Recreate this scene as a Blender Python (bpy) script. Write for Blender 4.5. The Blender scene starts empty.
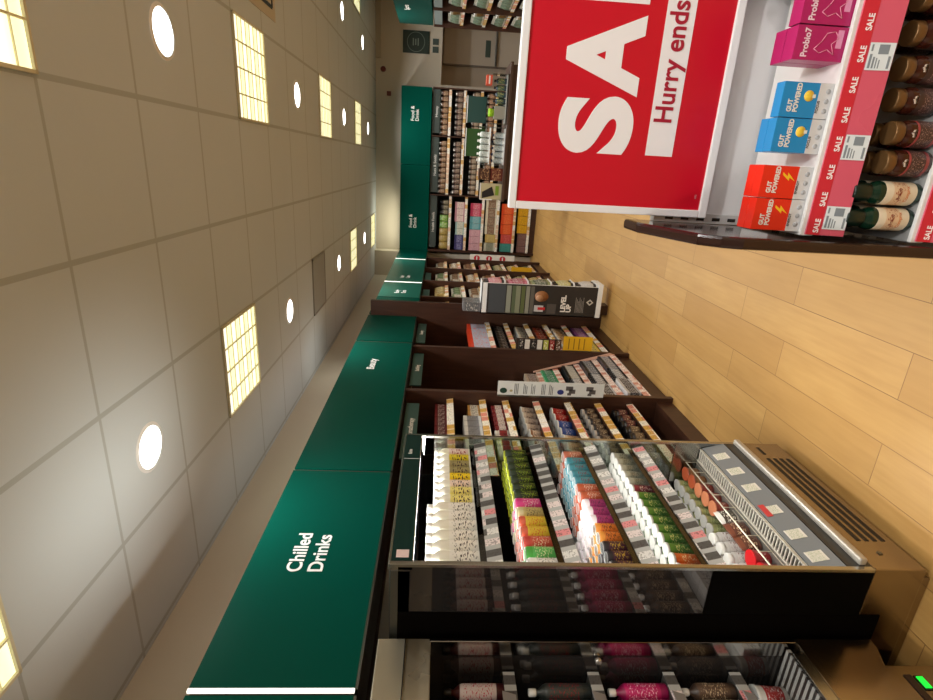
import bpy, bmesh, math, random
from mathutils import Vector, Matrix
random.seed(7)
C = bpy.context.scene.collection
PI = math.pi

# ------------------------------------------------------------------ camera, world, exposure
CZ = 1.9
def camera():
    yaw, pitch, roll, fpx = 0.33400878760691755, -0.059595748248331776, 0.036765751976866184, 534.8488507983566
    fwd = Vector((-math.sin(yaw)*math.cos(pitch), math.cos(yaw)*math.cos(pitch), math.sin(pitch)))
    right = Vector((math.cos(yaw), math.sin(yaw), 0)); up = right.cross(fwd)
    r = math.cos(roll)*right + math.sin(roll)*up; u = -math.sin(roll)*right + math.cos(roll)*up
    cam = bpy.data.cameras.new('camera'); o = bpy.data.objects.new('camera', cam); C.objects.link(o)
    X, Y, Z = -u, r, -fwd          # the photograph was taken with the phone on its side
    m = Matrix(((X.x, Y.x, Z.x, 0), (X.y, Y.y, Z.y, 0), (X.z, Y.z, Z.z, CZ), (0, 0, 0, 1)))
    o.matrix_world = m
    cam.sensor_fit = 'HORIZONTAL'; cam.sensor_width = 36; cam.lens = 36*fpx/933
    cam.clip_start = .02; cam.clip_end = 100
    bpy.context.scene.camera = o
camera()
w = bpy.data.worlds.new('world'); bpy.context.scene.world = w; w.use_nodes = True
w.node_tree.nodes['Background'].inputs[0].default_value = (.9, .85, .75, 1)
w.node_tree.nodes['Background'].inputs[1].default_value = 0.02
vs = bpy.context.scene.view_settings
vs.view_transform = 'Standard'; vs.look = 'None'; vs.gamma = 1; vs.use_curve_mapping = False
vs.exposure = 0.0
PANEL_E, DOWN_E, PANEL_W, DOWN_W = 1.2, 6.0, 9.0, 18.5
NEAR_W = .38
FRIDGE_W, SHELF_W, UP_W = 5.0, 2.0, 1.7

# ------------------------------------------------------------------ materials
def lin(v):
    v /= 255.0
    return v/12.92 if v <= .04045 else ((v+.055)/1.055)**2.4
def col(c):
    if isinstance(c, str): c = tuple(int(c[i:i+2], 16) for i in (0, 2, 4))
    return (lin(c[0]), lin(c[1]), lin(c[2]), 1)
MC = {}
def mat(c, rough=.5, metal=0.0, emit=0, alpha=1, trans=0, spec=.5):
    key = (c, rough, metal, emit, alpha, trans, spec)
    if key in MC: return MC[key]
    m = bpy.data.materials.new('surface'); m.use_nodes = True
    b = m.node_tree.nodes['Principled BSDF']
    b.inputs['Base Color'].default_value = col(c); b.inputs['Roughness'].default_value = rough
    b.inputs['Metallic'].default_value = metal; b.inputs['Alpha'].default_value = alpha
    b.inputs['Transmission Weight'].default_value = trans
    b.inputs['Specular IOR Level'].default_value = spec
    if emit:
        b.inputs['Emission Color'].default_value = col(c); b.inputs['Emission Strength'].default_value = emit
    # a faint mottling so that no surface is perfectly even
    if not emit and alpha == 1 and not trans:
        nt = m.node_tree; tc = nt.nodes.new('ShaderNodeTexCoord'); n = nt.nodes.new('ShaderNodeTexNoise')
        n.inputs['Scale'].default_value = 9; nt.links.new(tc.outputs['Object'], n.inputs['Vector'])
        mr = nt.nodes.new('ShaderNodeMapRange'); mr.inputs[3].default_value = max(0.02, rough-.02); mr.inputs[4].default_value = min(1, rough+.02)
        nt.links.new(n.outputs['Fac'], mr.inputs[0]); nt.links.new(mr.outputs[0], b.inputs['Roughness'])
    MC[key] = m
    return m
def nodes(name):
    m = bpy.data.materials.new(name); m.use_nodes = True
    nt = m.node_tree; b = nt.nodes['Principled BSDF']
    def N(t, **kw):
        n = nt.nodes.new(t)
        for k, v in kw.items(): setattr(n, k, v)
        return n
    def L(a, i): nt.links.new(a, i)
    def M(op, a, b_=None, c=None):
        n = N('ShaderNodeMath', operation=op)
        for i, v in enumerate((a, b_, c)):
            if v is None: continue
            if isinstance(v, (int, float)): n.inputs[i].default_value = v
            else: L(v, n.inputs[i])
        return n.outputs[0]
    def mix(f, a, c_):
        n = N('ShaderNodeMix', data_type='RGBA')
        if isinstance(f, (int, float)): n.inputs[0].default_value = f
        else: L(f, n.inputs[0])
        for s, v in ((6, a), (7, c_)):
            if isinstance(v, tuple): n.inputs[s].default_value = v
            else: L(v, n.inputs[s])
        return n.outputs[2]
    return m, nt, b, N, L, M, mix

def floor_material():
    m, nt, b, N, L, M, mix = nodes('light_oak_plank_floor')
    tc = N('ShaderNodeTexCoord'); mp = N('ShaderNodeMapping'); L(tc.outputs['Object'], mp.inputs[0])
    mp.inputs['Rotation'].default_value = (0, 0, PI/2)   # planks run along the aisle
    mp.inputs['Location'].default_value = (.25, .002, 0)
    br = N('ShaderNodeTexBrick'); L(mp.outputs[0], br.inputs['Vector'])
    br.offset = .37; br.offset_frequency = 2; br.squash = 1
    br.inputs['Scale'].default_value = 1; br.inputs['Brick Width'].default_value = 1.22; br.inputs['Row Height'].default_value = .203
    br.inputs['Mortar Size'].default_value = .0022; br.inputs['Mortar Smooth'].default_value = .3; br.inputs['Bias'].default_value = 0
    br.inputs['Color1'].default_value = col((190, 150, 88)); br.inputs['Color2'].default_value = col((174, 133, 74))
    br.inputs['Mortar'].default_value = col((112, 78, 40))
    n = N('ShaderNodeTexNoise'); mp2 = N('ShaderNodeMapping'); L(tc.outputs['Object'], mp2.inputs[0])
    mp2.inputs['Scale'].default_value = (26, 1.7, 1); L(mp2.outputs[0], n.inputs['Vector']); n.inputs['Scale'].default_value = 1.6; n.inputs['Detail'].default_value = 6
    n2 = N('ShaderNodeTexNoise'); mp3 = N('ShaderNodeMapping'); L(tc.outputs['Object'], mp3.inputs[0])
    mp3.inputs['Scale'].default_value = (7, 2, 1); L(mp3.outputs[0], n2.inputs['Vector']); n2.inputs['Scale'].default_value = 1.3; n2.inputs['Detail'].default_value = 3
    f = M('MULTIPLY', M('ADD', n.outputs['Fac'], n2.outputs['Fac']), .5)
    mr = N('ShaderNodeMapRange'); L(f, mr.inputs[0]); mr.inputs[1].default_value = .35; mr.inputs[2].default_value = .65
    c = mix(mr.outputs[0], col((163, 121, 64)), br.outputs['Color'])
    c2 = mix(.62, br.outputs['Color'], c)
    L(c2, b.inputs['Base Color']); b.inputs['Roughness'].default_value = .42
    bp = N('ShaderNodeBump'); bp.inputs['Strength'].default_value = .12; bp.inputs['Distance'].default_value = .002
    L(M('SUBTRACT', 1, br.outputs['Fac']), bp.inputs['Height']); L(bp.outputs[0], b.inputs['Normal'])
    return m
GX, GY = .1946, 1.937
def ceiling_material():
    m, nt, b, N, L, M, mix = nodes('ceiling_tiles')
    tc = N('ShaderNodeTexCoord'); s = N('ShaderNodeSeparateXYZ'); L(tc.outputs['Object'], s.inputs[0])
    def line(o, off, wd):
        f = M('FRACT', M('DIVIDE', M('SUBTRACT', o, off-60), .6))
        d = M('SUBTRACT', .5, M('ABSOLUTE', M('SUBTRACT', f, .5)))
        return M('LESS_THAN', d, wd/.6)
    ln = M('MAXIMUM', line(s.outputs[0], GX, .011), line(s.outputs[1], GY, .008))
    n = N('ShaderNodeTexNoise'); n.inputs['Scale'].default_value = 1.2; L(tc.outputs['Object'], n.inputs['Vector'])
    base = mix(n.outputs['Fac'], col((192, 200, 204)), col((200, 208, 212)))
    L(mix(ln, base, col((172, 178, 178))), b.inputs['Base Color']); b.inputs['Roughness'].default_value = .9
    bp = N('ShaderNodeBump'); bp.inputs['Strength'].default_value = .3; bp.inputs['Distance'].default_value = .004
    L(ln, bp.inputs['Height']); L(bp.outputs[0], b.inputs['Normal'])
    return m
def wood_dark():
    m, nt, b, N, L, M, mix = nodes('dark_walnut_laminate')
    tc = N('ShaderNodeTexCoord'); mp = N('ShaderNodeMapping'); L(tc.outputs['Object'], mp.inputs[0]); mp.inputs['Scale'].default_value = (14, 14, 1.3)
    n = N('ShaderNodeTexNoise'); L(mp.outputs[0], n.inputs['Vector']); n.inputs['Scale'].default_value = 3; n.inputs['Detail'].default_value = 5
    L(mix(n.outputs['Fac'], col((44, 24, 16)), col((78, 48, 34))), b.inputs['Base Color']); b.inputs['Roughness'].default_value = .38
    return m
def brushed(c, rough=.22, sc=(3, 3, 200)):
    m, nt, b, N, L, M, mix = nodes('brushed_steel')
    tc = N('ShaderNodeTexCoord'); mp = N('ShaderNodeMapping'); L(tc.outputs['Object'], mp.inputs[0]); mp.inputs['Scale'].default_value = sc
    n = N('ShaderNodeTexNoise'); L(mp.outputs[0], n.inputs['Vector']); n.inputs['Scale'].default_value = 1
    mr = N('ShaderNodeMapRange'); L(n.outputs['Fac'], mr.inputs[0]); mr.inputs[3].default_value = rough-.06; mr.inputs[4].default_value = rough+.08
    L(mr.outputs[0], b.inputs['Roughness']); b.inputs['Metallic'].default_value = 1; b.inputs['Base Color'].default_value = col(c)
    return m
def ticket(strip, tags, cell=.075, fill=.6, axis='Y', red=None):
    """a shelf-edge strip with price tickets slotted along it"""
    m, nt, b, N, L, M, mix = nodes('ticket_strip')
    tc = N('ShaderNodeTexCoord'); s = N('ShaderNodeSeparateXYZ'); L(tc.outputs['Object'], s.inputs[0])
    o = s.outputs[1 if axis == 'Y' else 0]
    k = M('FLOOR', M('DIVIDE', o, cell)); f = M('FRACT', M('DIVIDE', o, cell))
    cb = N('ShaderNodeCombineXYZ'); L(k, cb.inputs[0]); L(M('FLOOR', M('MULTIPLY', s.outputs[2], 6)), cb.inputs[1])
    wn = N('ShaderNodeTexWhiteNoise', noise_dimensions='2D'); L(cb.outputs[0], wn.inputs['Vector'])
    rp = N('ShaderNodeValToRGB'); rp.color_ramp.interpolation = 'CONSTANT'
    el = rp.color_ramp.elements
    while len(el) < len(tags): el.new(.5)
    for i, t in enumerate(tags): el[i].position = i/len(tags); el[i].color = col(t)
    L(wn.outputs['Value'], rp.inputs[0])
    tn = N('ShaderNodeTexNoise'); tn.inputs['Scale'].default_value = 120; L(tc.outputs['Object'], tn.inputs['Vector'])
    inked = mix(M('MULTIPLY', M('GREATER_THAN', tn.outputs['Fac'], .57), .55), rp.outputs[0], col((70, 60, 60)))
    L(mix(M('LESS_THAN', f, fill), col(strip), inked), b.inputs['Base Color']); b.inputs['Roughness'].default_value = .35
    return m
PK = {}
def pack(base, band, ink=(40, 40, 40), lo=.22, hi=.72, sc=60, rough=.35, th=.585):
    """printed packaging: a base colour, a label band and fine print"""
    key = (base, band, ink, lo, hi, sc, rough, th)
    if key in PK: return PK[key]
    m, nt, b, N, L, M, mix = nodes('printed_packaging')
    tc = N('ShaderNodeTexCoord'); s = N('ShaderNodeSeparateXYZ'); L(tc.outputs['Generated'], s.inputs[0])
    z = s.outputs[2]
    inb = M('MULTIPLY', M('GREATER_THAN', z, lo), M('LESS_THAN', z, hi))
    mp = N('ShaderNodeMapping'); L(tc.outputs['Object'], mp.inputs[0]); mp.inputs['Scale'].default_value = (1, 1, 2.4)
    n = N('ShaderNodeTexNoise'); n.inputs['Scale'].default_value = sc; n.inputs['Detail'].default_value = 1.5; L(mp.outputs[0], n.inputs['Vector'])
    pr = M('MULTIPLY', M('GREATER_THAN', n.outputs['Fac'], th), M('MULTIPLY', M('GREATER_THAN', z, lo+.06), M('LESS_THAN', z, hi-.06)))
    L(mix(pr, mix(inb, col(base), col(band)), col(ink)), b.inputs['Base Color']); b.inputs['Roughness'].default_value = rough
    PK[key] = m
    return m
def glass(tint=(230, 240, 236), a=.12, rough=.02):
    """thin clear panel: mostly see-through with a mirror-like sheen"""
    key = ('glass', tint, a)
    if key in MC: return MC[key]
    m = bpy.data.materials.new('clear_panel'); m.use_nodes = True; nt = m.node_tree
    out = nt.nodes['Material Output']; nt.nodes.remove(nt.nodes['Principled BSDF'])
    t = nt.nodes.new('ShaderNodeBsdfTransparent'); t.inputs[0].default_value = col(tint)
    g = nt.nodes.new('ShaderNodeBsdfGlossy'); g.inputs['Roughness'].default_value = rough
    fr = nt.nodes.new('ShaderNodeFresnel'); fr.inputs[0].default_value = 1.5
    ad = nt.nodes.new('ShaderNodeMath'); ad.operation = 'ADD'; ad.inputs[1].default_value = a; nt.links.new(fr.outputs[0], ad.inputs[0])
    mx = nt.nodes.new('ShaderNodeMixShader'); nt.links.new(ad.outputs[0], mx.inputs[0])
    nt.links.new(t.outputs[0], mx.inputs[1]); nt.links.new(g.outputs[0], mx.inputs[2]); nt.links.new(mx.outputs[0], out.inputs[0])
    MC[key] = m
    return m
WOOD = wood_dark()
STEEL = brushed((176, 176, 172)); STEEL_D = brushed((120, 120, 116), .3)
TANSTEEL = brushed((158, 144, 124), .2); BLACK = mat((16, 14, 14), .25); WHITE = mat((232, 232, 230), .4); BOARD = mat((205, 203, 198), .5)
GREEN = mat((1, 66, 54), .34, 0, 0, 1, 0, .04); TEAL = mat((60, 92, 88), .4)
STRIPM = ticket((226, 214, 190), [(238, 232, 215), (214, 168, 88), (240, 236, 226), (222, 140, 120), (206, 160, 70)], .07, .86)
STRIPC = ticket((214, 176, 160), [(240, 225, 215), (206, 140, 120), (235, 215, 205)], .05, .8)
STRIPF = ticket((186, 188, 186), [(92, 90, 88), (238, 226, 224), (232, 150, 152), (236, 236, 232), (90, 90, 88)], .062, .62)
STRIPB = ticket((236, 226, 206), [(246, 240, 226), (224, 178, 110), (246, 240, 232), (236, 200, 170)], .09, .85, 'X')

# ------------------------------------------------------------------ mesh helpers
class MB:
    def __init__(s): s.v = []; s.f = []; s.mi = []; s.sm = []
    def quad(s, a, b, c, d, mi=0):
        n = len(s.v); s.v += [a, b, c, d]; s.f.append((n, n+1, n+2, n+3)); s.mi.append(mi); s.sm.append(False); return s
    def box(s, x0, x1, y0, y1, z0, z1, mi=0):
        n = len(s.v)
        s.v += [(x, y, z) for z in (z0, z1) for x, y in ((x0, y0), (x1, y0), (x1, y1), (x0, y1))]
        for q in ((3, 2, 1, 0), (4, 5, 6, 7), (0, 1, 5, 4), (1, 2, 6, 5), (2, 3, 7, 6), (3, 0, 4, 7)):
            s.f.append(tuple(n+i for i in q)); s.mi.append(mi); s.sm.append(False)
        return s
    def prism(s, pts, axis, a0, a1, mi=0):
        """pts: outline in the two other axes (x,z for Y; y,z for X; x,y for Z)"""
        n = len(s.v); k = len(pts)
        for a in (a0, a1):
            for p, q in pts:
                s.v.append({'Y': (p, a, q), 'X': (a, p, q), 'Z': (p, q, a)}[axis])
        s.f.append(tuple(range(n, n+k))[::-1]); s.f.append(tuple(range(n+k, n+2*k)))
        for i in range(k): s.f.append((n+i, n+(i+1) % k, n+k+(i+1) % k, n+k+i))
        s.mi += [mi]*(k+2); s.sm += [False]*(k+2)
        return s
    def lathe(s, prof, cx=0, cy=0, seg=16, mi=0, mis=None, sx=1, sy=1):
        n = len(s.v); k = len(prof)
        for r, z in prof:
            for i in range(seg):
                a = 2*PI*i/seg; s.v.append((cx+r*math.cos(a)*sx, cy+r*math.sin(a)*sy, z))
        for j in range(k-1):
            for i in range(seg):
                i2 = (i+1) % seg
                s.f.append((n+j*seg+i, n+j*seg+i2, n+(j+1)*seg+i2, n+(j+1)*seg+i)); s.mi.append(mis[j] if mis else mi); s.sm.append(True)
        s.f.append(tuple(n+i for i in range(seg))[::-1]); s.f.append(tuple(n+(k-1)*seg+i for i in range(seg)))
        s.mi += [mis[0] if mis else mi, mis[-1] if mis else mi]; s.sm += [False, False]
        return s
    def tube(s, p, q, r, seg=10, mi=0):
        p = Vector(p); q = Vector(q); d = (q-p).normalized(); a = d.orthogonal().normalized(); b = d.cross(a)
        n = len(s.v)
        for c in (p, q):
            for i in range(seg):
                t = 2*PI*i/seg; s.v.append(tuple(c+a*(r*math.cos(t))+b*(r*math.sin(t))))
        for i in range(seg):
            i2 = (i+1) % seg; s.f.append((n+i, n+i2, n+seg+i2, n+seg+i)); s.mi.append(mi); s.sm.append(True)
        s.f.append(tuple(range(n, n+seg))[::-1]); s.f.append(tuple(range(n+seg, n+2*seg))); s.mi += [mi, mi]; s.sm += [False, False]
        return s
    def mesh(s, name, mats):
        me = bpy.data.meshes.new(name); me.from_pydata(s.v, [], s.f)
        if not isinstance(mats, (list, tuple)): mats = [mats]
        for m in mats: me.materials.append(m)
        me.polygons.foreach_set('material_index', s.mi); me.polygons.foreach_set('use_smooth', s.sm)
        bm = bmesh.new(); bm.from_mesh(me); bmesh.ops.recalc_face_normals(bm, faces=bm.faces); bm.to_mesh(me); bm.free()
        me.update(); return me
    def obj(s, name, mats, parent=None, bevel=0):
        return link(name, s.mesh(name, mats), parent, bevel)
def worldloc(o):
    v = Vector((0, 0, 0))
    while o: v += o.location; o = o.parent
    return v
def link(name, me, parent=None, bevel=0):
    o = bpy.data.objects.new(name, me); C.objects.link(o)
    if parent:
        o.parent = parent; o.location = -worldloc(parent)
    if bevel:
        b = o.modifiers.new('bevel', 'BEVEL'); b.width = bevel; b.segments = 2; b.limit_method = 'ANGLE'
    return o
def tag(o, label, cat, group=None):
    o['label'] = label; o['category'] = cat
    if group: o['group'] = group
    return o
def thing(name, label, cat, loc=(0, 0, 0), group=None):
    o = bpy.data.objects.new(name, None); o.location = loc; C.objects.link(o); o.empty_display_size = .05
    return tag(o, label, cat, group)
def struct(o): o['kind'] = 'structure'; return o
ROT = {'-Y': (PI/2, 0, 0), '+X': (PI/2, 0, PI/2), '-X': (PI/2, 0, -PI/2), 'Z': (0, 0, 0)}
def text_mesh(body, size, bold=0, ext=.0008, align='LEFT', sx=1, space=1, line=1):
    cu = bpy.data.curves.new('t', 'FONT'); cu.body = body; cu.size = size; cu.offset = bold; cu.extrude = ext
    cu.align_x = align; cu.space_character = space; cu.space_line = line
    o = bpy.data.objects.new('t', cu); C.objects.link(o)
    dg = bpy.context.evaluated_depsgraph_get(); dg.update()
    me = bpy.data.meshes.new_from_object(o.evaluated_get(dg))
    bpy.data.objects.remove(o); bpy.data.curves.remove(cu)
    if sx != 1: me.transform(Matrix.Diagonal((sx, 1, 1, 1)))
    return me
def text(body, size, loc, face, m, parent, bold=0, align='LEFT', sx=1, space=1, line=1, name='printed_text', roll=0):
    me = text_mesh(body, size, bold, .0008, align, sx, space, line); me.materials.clear(); me.materials.append(m)
    from mathutils import Euler
    me.transform(Matrix.Translation(loc) @ Euler(ROT[face]).to_matrix().to_4x4() @ Matrix.Rotation(roll, 4, 'Z'))
    me.name = name
    return link(name, me, parent)
def area(parent, loc, size, sy, power, color=(1, 1, 1), rot=(0, 0, 0), spread=PI, name='lamp'):
    l = bpy.data.lights.new(name, 'AREA'); l.shape = 'RECTANGLE'; l.size = size; l.size_y = sy; l.energy = power; l.color = color; l.spread = spread
    o = bpy.data.objects.new(name, l); C.objects.link(o); o.rotation_euler = rot
    o.location = loc
    if parent: o.parent = parent; o.location = Vector(loc)-worldloc(parent)
    return o

# ------------------------------------------------------------------ the room
H = 3.19; XL, XR, YB, YF = -2.24, 2.72, 11.25, -4.5
struct(MB().quad((XL-.1, YF, 0), (XR+.1, YF, 0), (XR+.1, YB+2, 0), (XL-.1, YB+2, 0)).obj('floor', floor_material()))
struct(MB().quad((XL-.1, YF, H), (XL-.1, YB+.1, H), (XR+.1, YB+.1, H), (XR+.1, YF, H)).obj('ceiling', ceiling_material()))
WALL = mat((212, 203, 186), .8)
struct(MB().box(XL-.1, XL, YF, YB, 0, H).obj('wall_left', WALL))
struct(MB().box(XR, XR+.1, YF, YB+1, 0, H).obj('wall_right', WALL))
struct(MB().box(XL-.1, XR+.1, YF-.1, YF, 0, H).obj('wall_front', WALL))
struct(MB().box(XL-.1, 1.4, YB, YB+.1, 0, H).box(1.4, XR, YB, YB+.1, 1.965, H).obj('wall_back', WALL))
struct(MB().box(XL, -1.74, 10.98, YB, 0, H-.002).obj('wall_pier', WALL))
REC = mat((196, 184, 168), .8)
struct(MB().box(1.3, 1.4, YB+.1, YB+1.0, 0, 2.1).box(1.4, XR, YB+.9, YB+1.0, 0, 2.1).box(1.4, XR, YB+.1, YB+.9, 1.965, 2.1).obj('wall_recess', REC))
struct(MB().box(1.78, XR, YB-.06, YB-.001, 3.10, H-.002).obj('trim_1', mat((190, 180, 160), .7)))
# stock-room door inside the recess
dr = MB().box(1.90, 2.70, YB+.85, YB+.9, 0, 1.93).obj('door_1', mat((205, 195, 180), .6)); struct(dr)
MB().box(1.87, 1.90, YB+.83, YB+.9, 0, 1.95).obj('door_frame', mat((120, 110, 100), .5), dr)
MB().box(1.9, 2.68, YB+.78, YB+.85, .86, .90).obj('push_bar', STEEL_D, dr, .01)
MB().box(2.06, 2.36, YB+.838, YB+.85, 1.0, 1.10).obj('door_sign', mat((70, 88, 80), .5), dr)

# ------------------------------------------------------------------ ceiling lights
PCOL = (255, 249, 205)
def panel_material():
    m, nt, b, N, L, M, mix = nodes('lit_fluorescent_tray')
    tc = N('ShaderNodeTexCoord'); s = N('ShaderNodeSeparateXYZ'); L(tc.outputs['Generated'], s.inputs[0])
    wv = M('SINE', M('MULTIPLY', s.outputs[1], 2*PI*4))
    f = M('ADD', M('MULTIPLY', wv, .5), .5)
    L(mix(f, col((240, 242, 186)), col((254, 255, 232))), b.inputs['Emission Color'])
    b.inputs['Emission Strength'].default_value = PANEL_E; b.inputs['Base Color'].default_value = col((240, 235, 200))
    return m
PM = panel_material(); PF = mat((215, 208, 180), .5); LV = mat((236, 230, 190), .4, .1)
pm_lamp = MB().box(-.29, .29, -.29, .29, -.004, -.001).mesh('lit_panel', PM)
fr = MB()
for a in (-.3, .288): fr.box(a, a+.012, -.3, .3, -.014, -.001).box(-.3, .3, a, a+.012, -.014, -.001)
pm_frame = fr.mesh('frame', PF)
lv = MB()
for i in range(1, 4): lv.box(-.3+i*.15-.004, -.3+i*.15+.004, -.29, .29, -.013, -.004)
for i in range(1, 8): lv.box(-.29, .29, -.3+i*.075-.0015, -.3+i*.075+.0015, -.010, -.004)
pm_louvre = lv.mesh('louvre', LV)
def cx(j): return .7946-.6*j-.3
def cy(i): return 1.937+.6*i+.3
PL = {'m': 'middle column of ceiling lights', 'l': 'left column over the shelves', 'r': 'right column by the far right shelves'}
def panel(i, j, where, lab):
    t = thing('ceiling_light_panel', lab, 'ceiling light', (cx(j), cy(i), H), 'square fluorescent ceiling panels')
    for n, me in (('lit_panel', pm_lamp), ('louvre', pm_louvre), ('frame', pm_frame)):
        o = bpy.data.objects.new(n, me); C.objects.link(o); o.parent = t
    l = bpy.data.lights.new('tube_light', 'SPOT'); l.spot_size = math.radians(172); l.spot_blend = 1; l.shadow_soft_size = 0; l.energy = PANEL_W; l.color = (1, .97, .88)
    o = bpy.data.objects.new('tube_light', l); C.objects.link(o); o.parent = t; o.location = (0, 0, -.02); return t
panel(-1, 0, 'm', 'bright square ceiling panel nearest the camera, in the middle ceiling row')
panel(3, 0, 'm', 'large square ceiling panel between the two nearest round lights of the middle row')
panel(7, 0, 'm', 'square ceiling panel in the middle row, second from the back wall')
panel(11, 0, 'm', 'small square ceiling panel of the middle row, closest to the back wall')
panel(-2, 3, 'l', 'bright square ceiling panel above the nearest green sign, cut by the picture edge')
panel(2, 3, 'l', 'slanted square ceiling panel over the left shelves, next to the big round light')
panel(10, 3, 'l', 'square ceiling panel beyond the grey air grille, above the far left signs')
panel(14, 3, 'l', 'bright square ceiling panel touching the far back wall corner')
panel(11, -3, 'r', 'square ceiling panel at the top right by the far right shelving')
for i in (-5, ): panel(i, 0, 'm', 'square ceiling panel behind the camera over the aisle')
panel(-6, 3, 'l', 'square ceiling panel behind the camera over the left shelving')
panel(3, -3, 'r', 'square ceiling panel over the right hand shelves outside the view')
panel(-2, -3, 'r', 'square ceiling panel over the right hand shelves behind the camera')
dm = MB().lathe([(.095, -.004), (.10, -.002), (.10, -.001)], seg=32).mesh('lamp_lens', mat((255, 253, 246), .4, 0, DOWN_E))
rg = MB()
n = 36
for i in range(n):
    a0, a1 = 2*PI*i/n, 2*PI*(i+1)/n
    rg.quad((.10*math.cos(a0), .10*math.sin(a0), -.006), (.10*math.cos(a1), .10*math.sin(a1), -.006), (.118*math.cos(a1), .118*math.sin(a1), -.001), (.118*math.cos(a0), .118*math.sin(a0), -.001))
rgm = rg.mesh('trim_ring', WHITE)
def downlight(x, y, lab):
    t = thing('recessed_downlight', lab, 'downlight', (x, y, H), 'round recessed downlights')
    for n_, me in (('lamp_lens', dm), ('trim_ring', rgm)):
        o = bpy.data.objects.new(n_, me); C.objects.link(o); o.parent = t
    l = bpy.data.lights.new('bulb', 'AREA'); l.shape = 'DISK'; l.size = .21; l.energy = DOWN_W; l.color = (1, .99, .97); l.spread = math.radians(150)
    o = bpy.data.objects.new('bulb', l); C.objects.link(o); o.parent = t; o.location = (0, 0, -.008)
for x, y, lab in ((.4946, 2.837, 'largest round white downlight in the middle ceiling row'), (.4946, 5.237, 'round downlight between the first and second middle ceiling panels'),
                  (.4946, 7.637, 'round downlight between the two farthest middle ceiling panels'), (.4946, 10.04, 'smallest round downlight of the middle row, by the back wall'),
                  (1.6946, 7.637, 'round downlight at the top edge of the photo, beside the far right panel'), (1.6946, 9.45, 'round downlight in the far right corner of the ceiling'),
                  (-1.305, 2.237, 'large round downlight above the left green sign, nearest the fridge'), (-1.305, 4.637, 'round downlight just past the slanted left ceiling panel'),
                  (-1.305, 7.037, 'round downlight between the grey grille and the far left panel'), (-1.305, 9.5, 'round downlight between the two farthest left ceiling panels'),
                  (.4946, .437, 'round downlight overhead, above the camera'), (-1.305, -.163, 'round downlight overhead, above the nearest fridge'),
                  (1.6946, 2.837, 'round downlight above the sale display, outside the view'), (.4946, -1.963, 'round downlight behind the camera over the aisle'), (1.6946, .437, 'added round downlight overhead, right of the camera, brightening the sale display'), (1.6946, -1.963, 'added round downlight behind the camera on the right, brightening the sale display')):  # right-hand pair by the camera added, out of view, to brighten the sale display
    downlight(x, y, lab)
# air grilles
g = thing('air_grille', 'grey slatted air grille in the ceiling above the left signs', 'vent', (cx(3), cy(6), H))
q = MB()
for a in (-.3, .28): q.box(cx(3)+a, cx(3)+a+.02, cy(6)-.3, cy(6)+.3, H-.012, H-.001).box(cx(3)-.3, cx(3)+.3, cy(6)+a, cy(6)+a+.02, H-.012, H-.001)
q.obj('frame', mat((140, 138, 132), .5), g)
q = MB()
for k in range(14): q.box(cx(3)-.28, cx(3)+.28, cy(6)-.275+k*.04, cy(6)-.255+k*.04, H-.010, H-.002)
q.obj('slats', mat((176, 176, 170), .5), g); MB().box(cx(3)-.28, cx(3)+.28, cy(6)-.28, cy(6)+.28, H-.002, H-.001).obj('backing', mat((140, 140, 136), .8), g)
vx, vy = 1.23, 4.38
g = thing('ceiling_diffuser', 'square air diffuser with dark slots at the top edge of the ceiling', 'vent', (vx, vy, H))
q = MB().box(vx-.3, vx+.3, vy-.3, vy+.3, H-.004, H-.001); q.obj('plate', mat((190, 180, 160), .6), g)
q = MB()
for k in range(3):
    a = .22-.06*k
    for s_ in (-1, 1): q.box(vx+s_*a-.013, vx+s_*a+.013, vy-a, vy+a, H-.008, H-.004).box(vx-a, vx+a, vy+s_*a-.013, vy+s_*a+.013, H-.0085, H-.0045)
q.obj('slots', BLACK, g)

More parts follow.
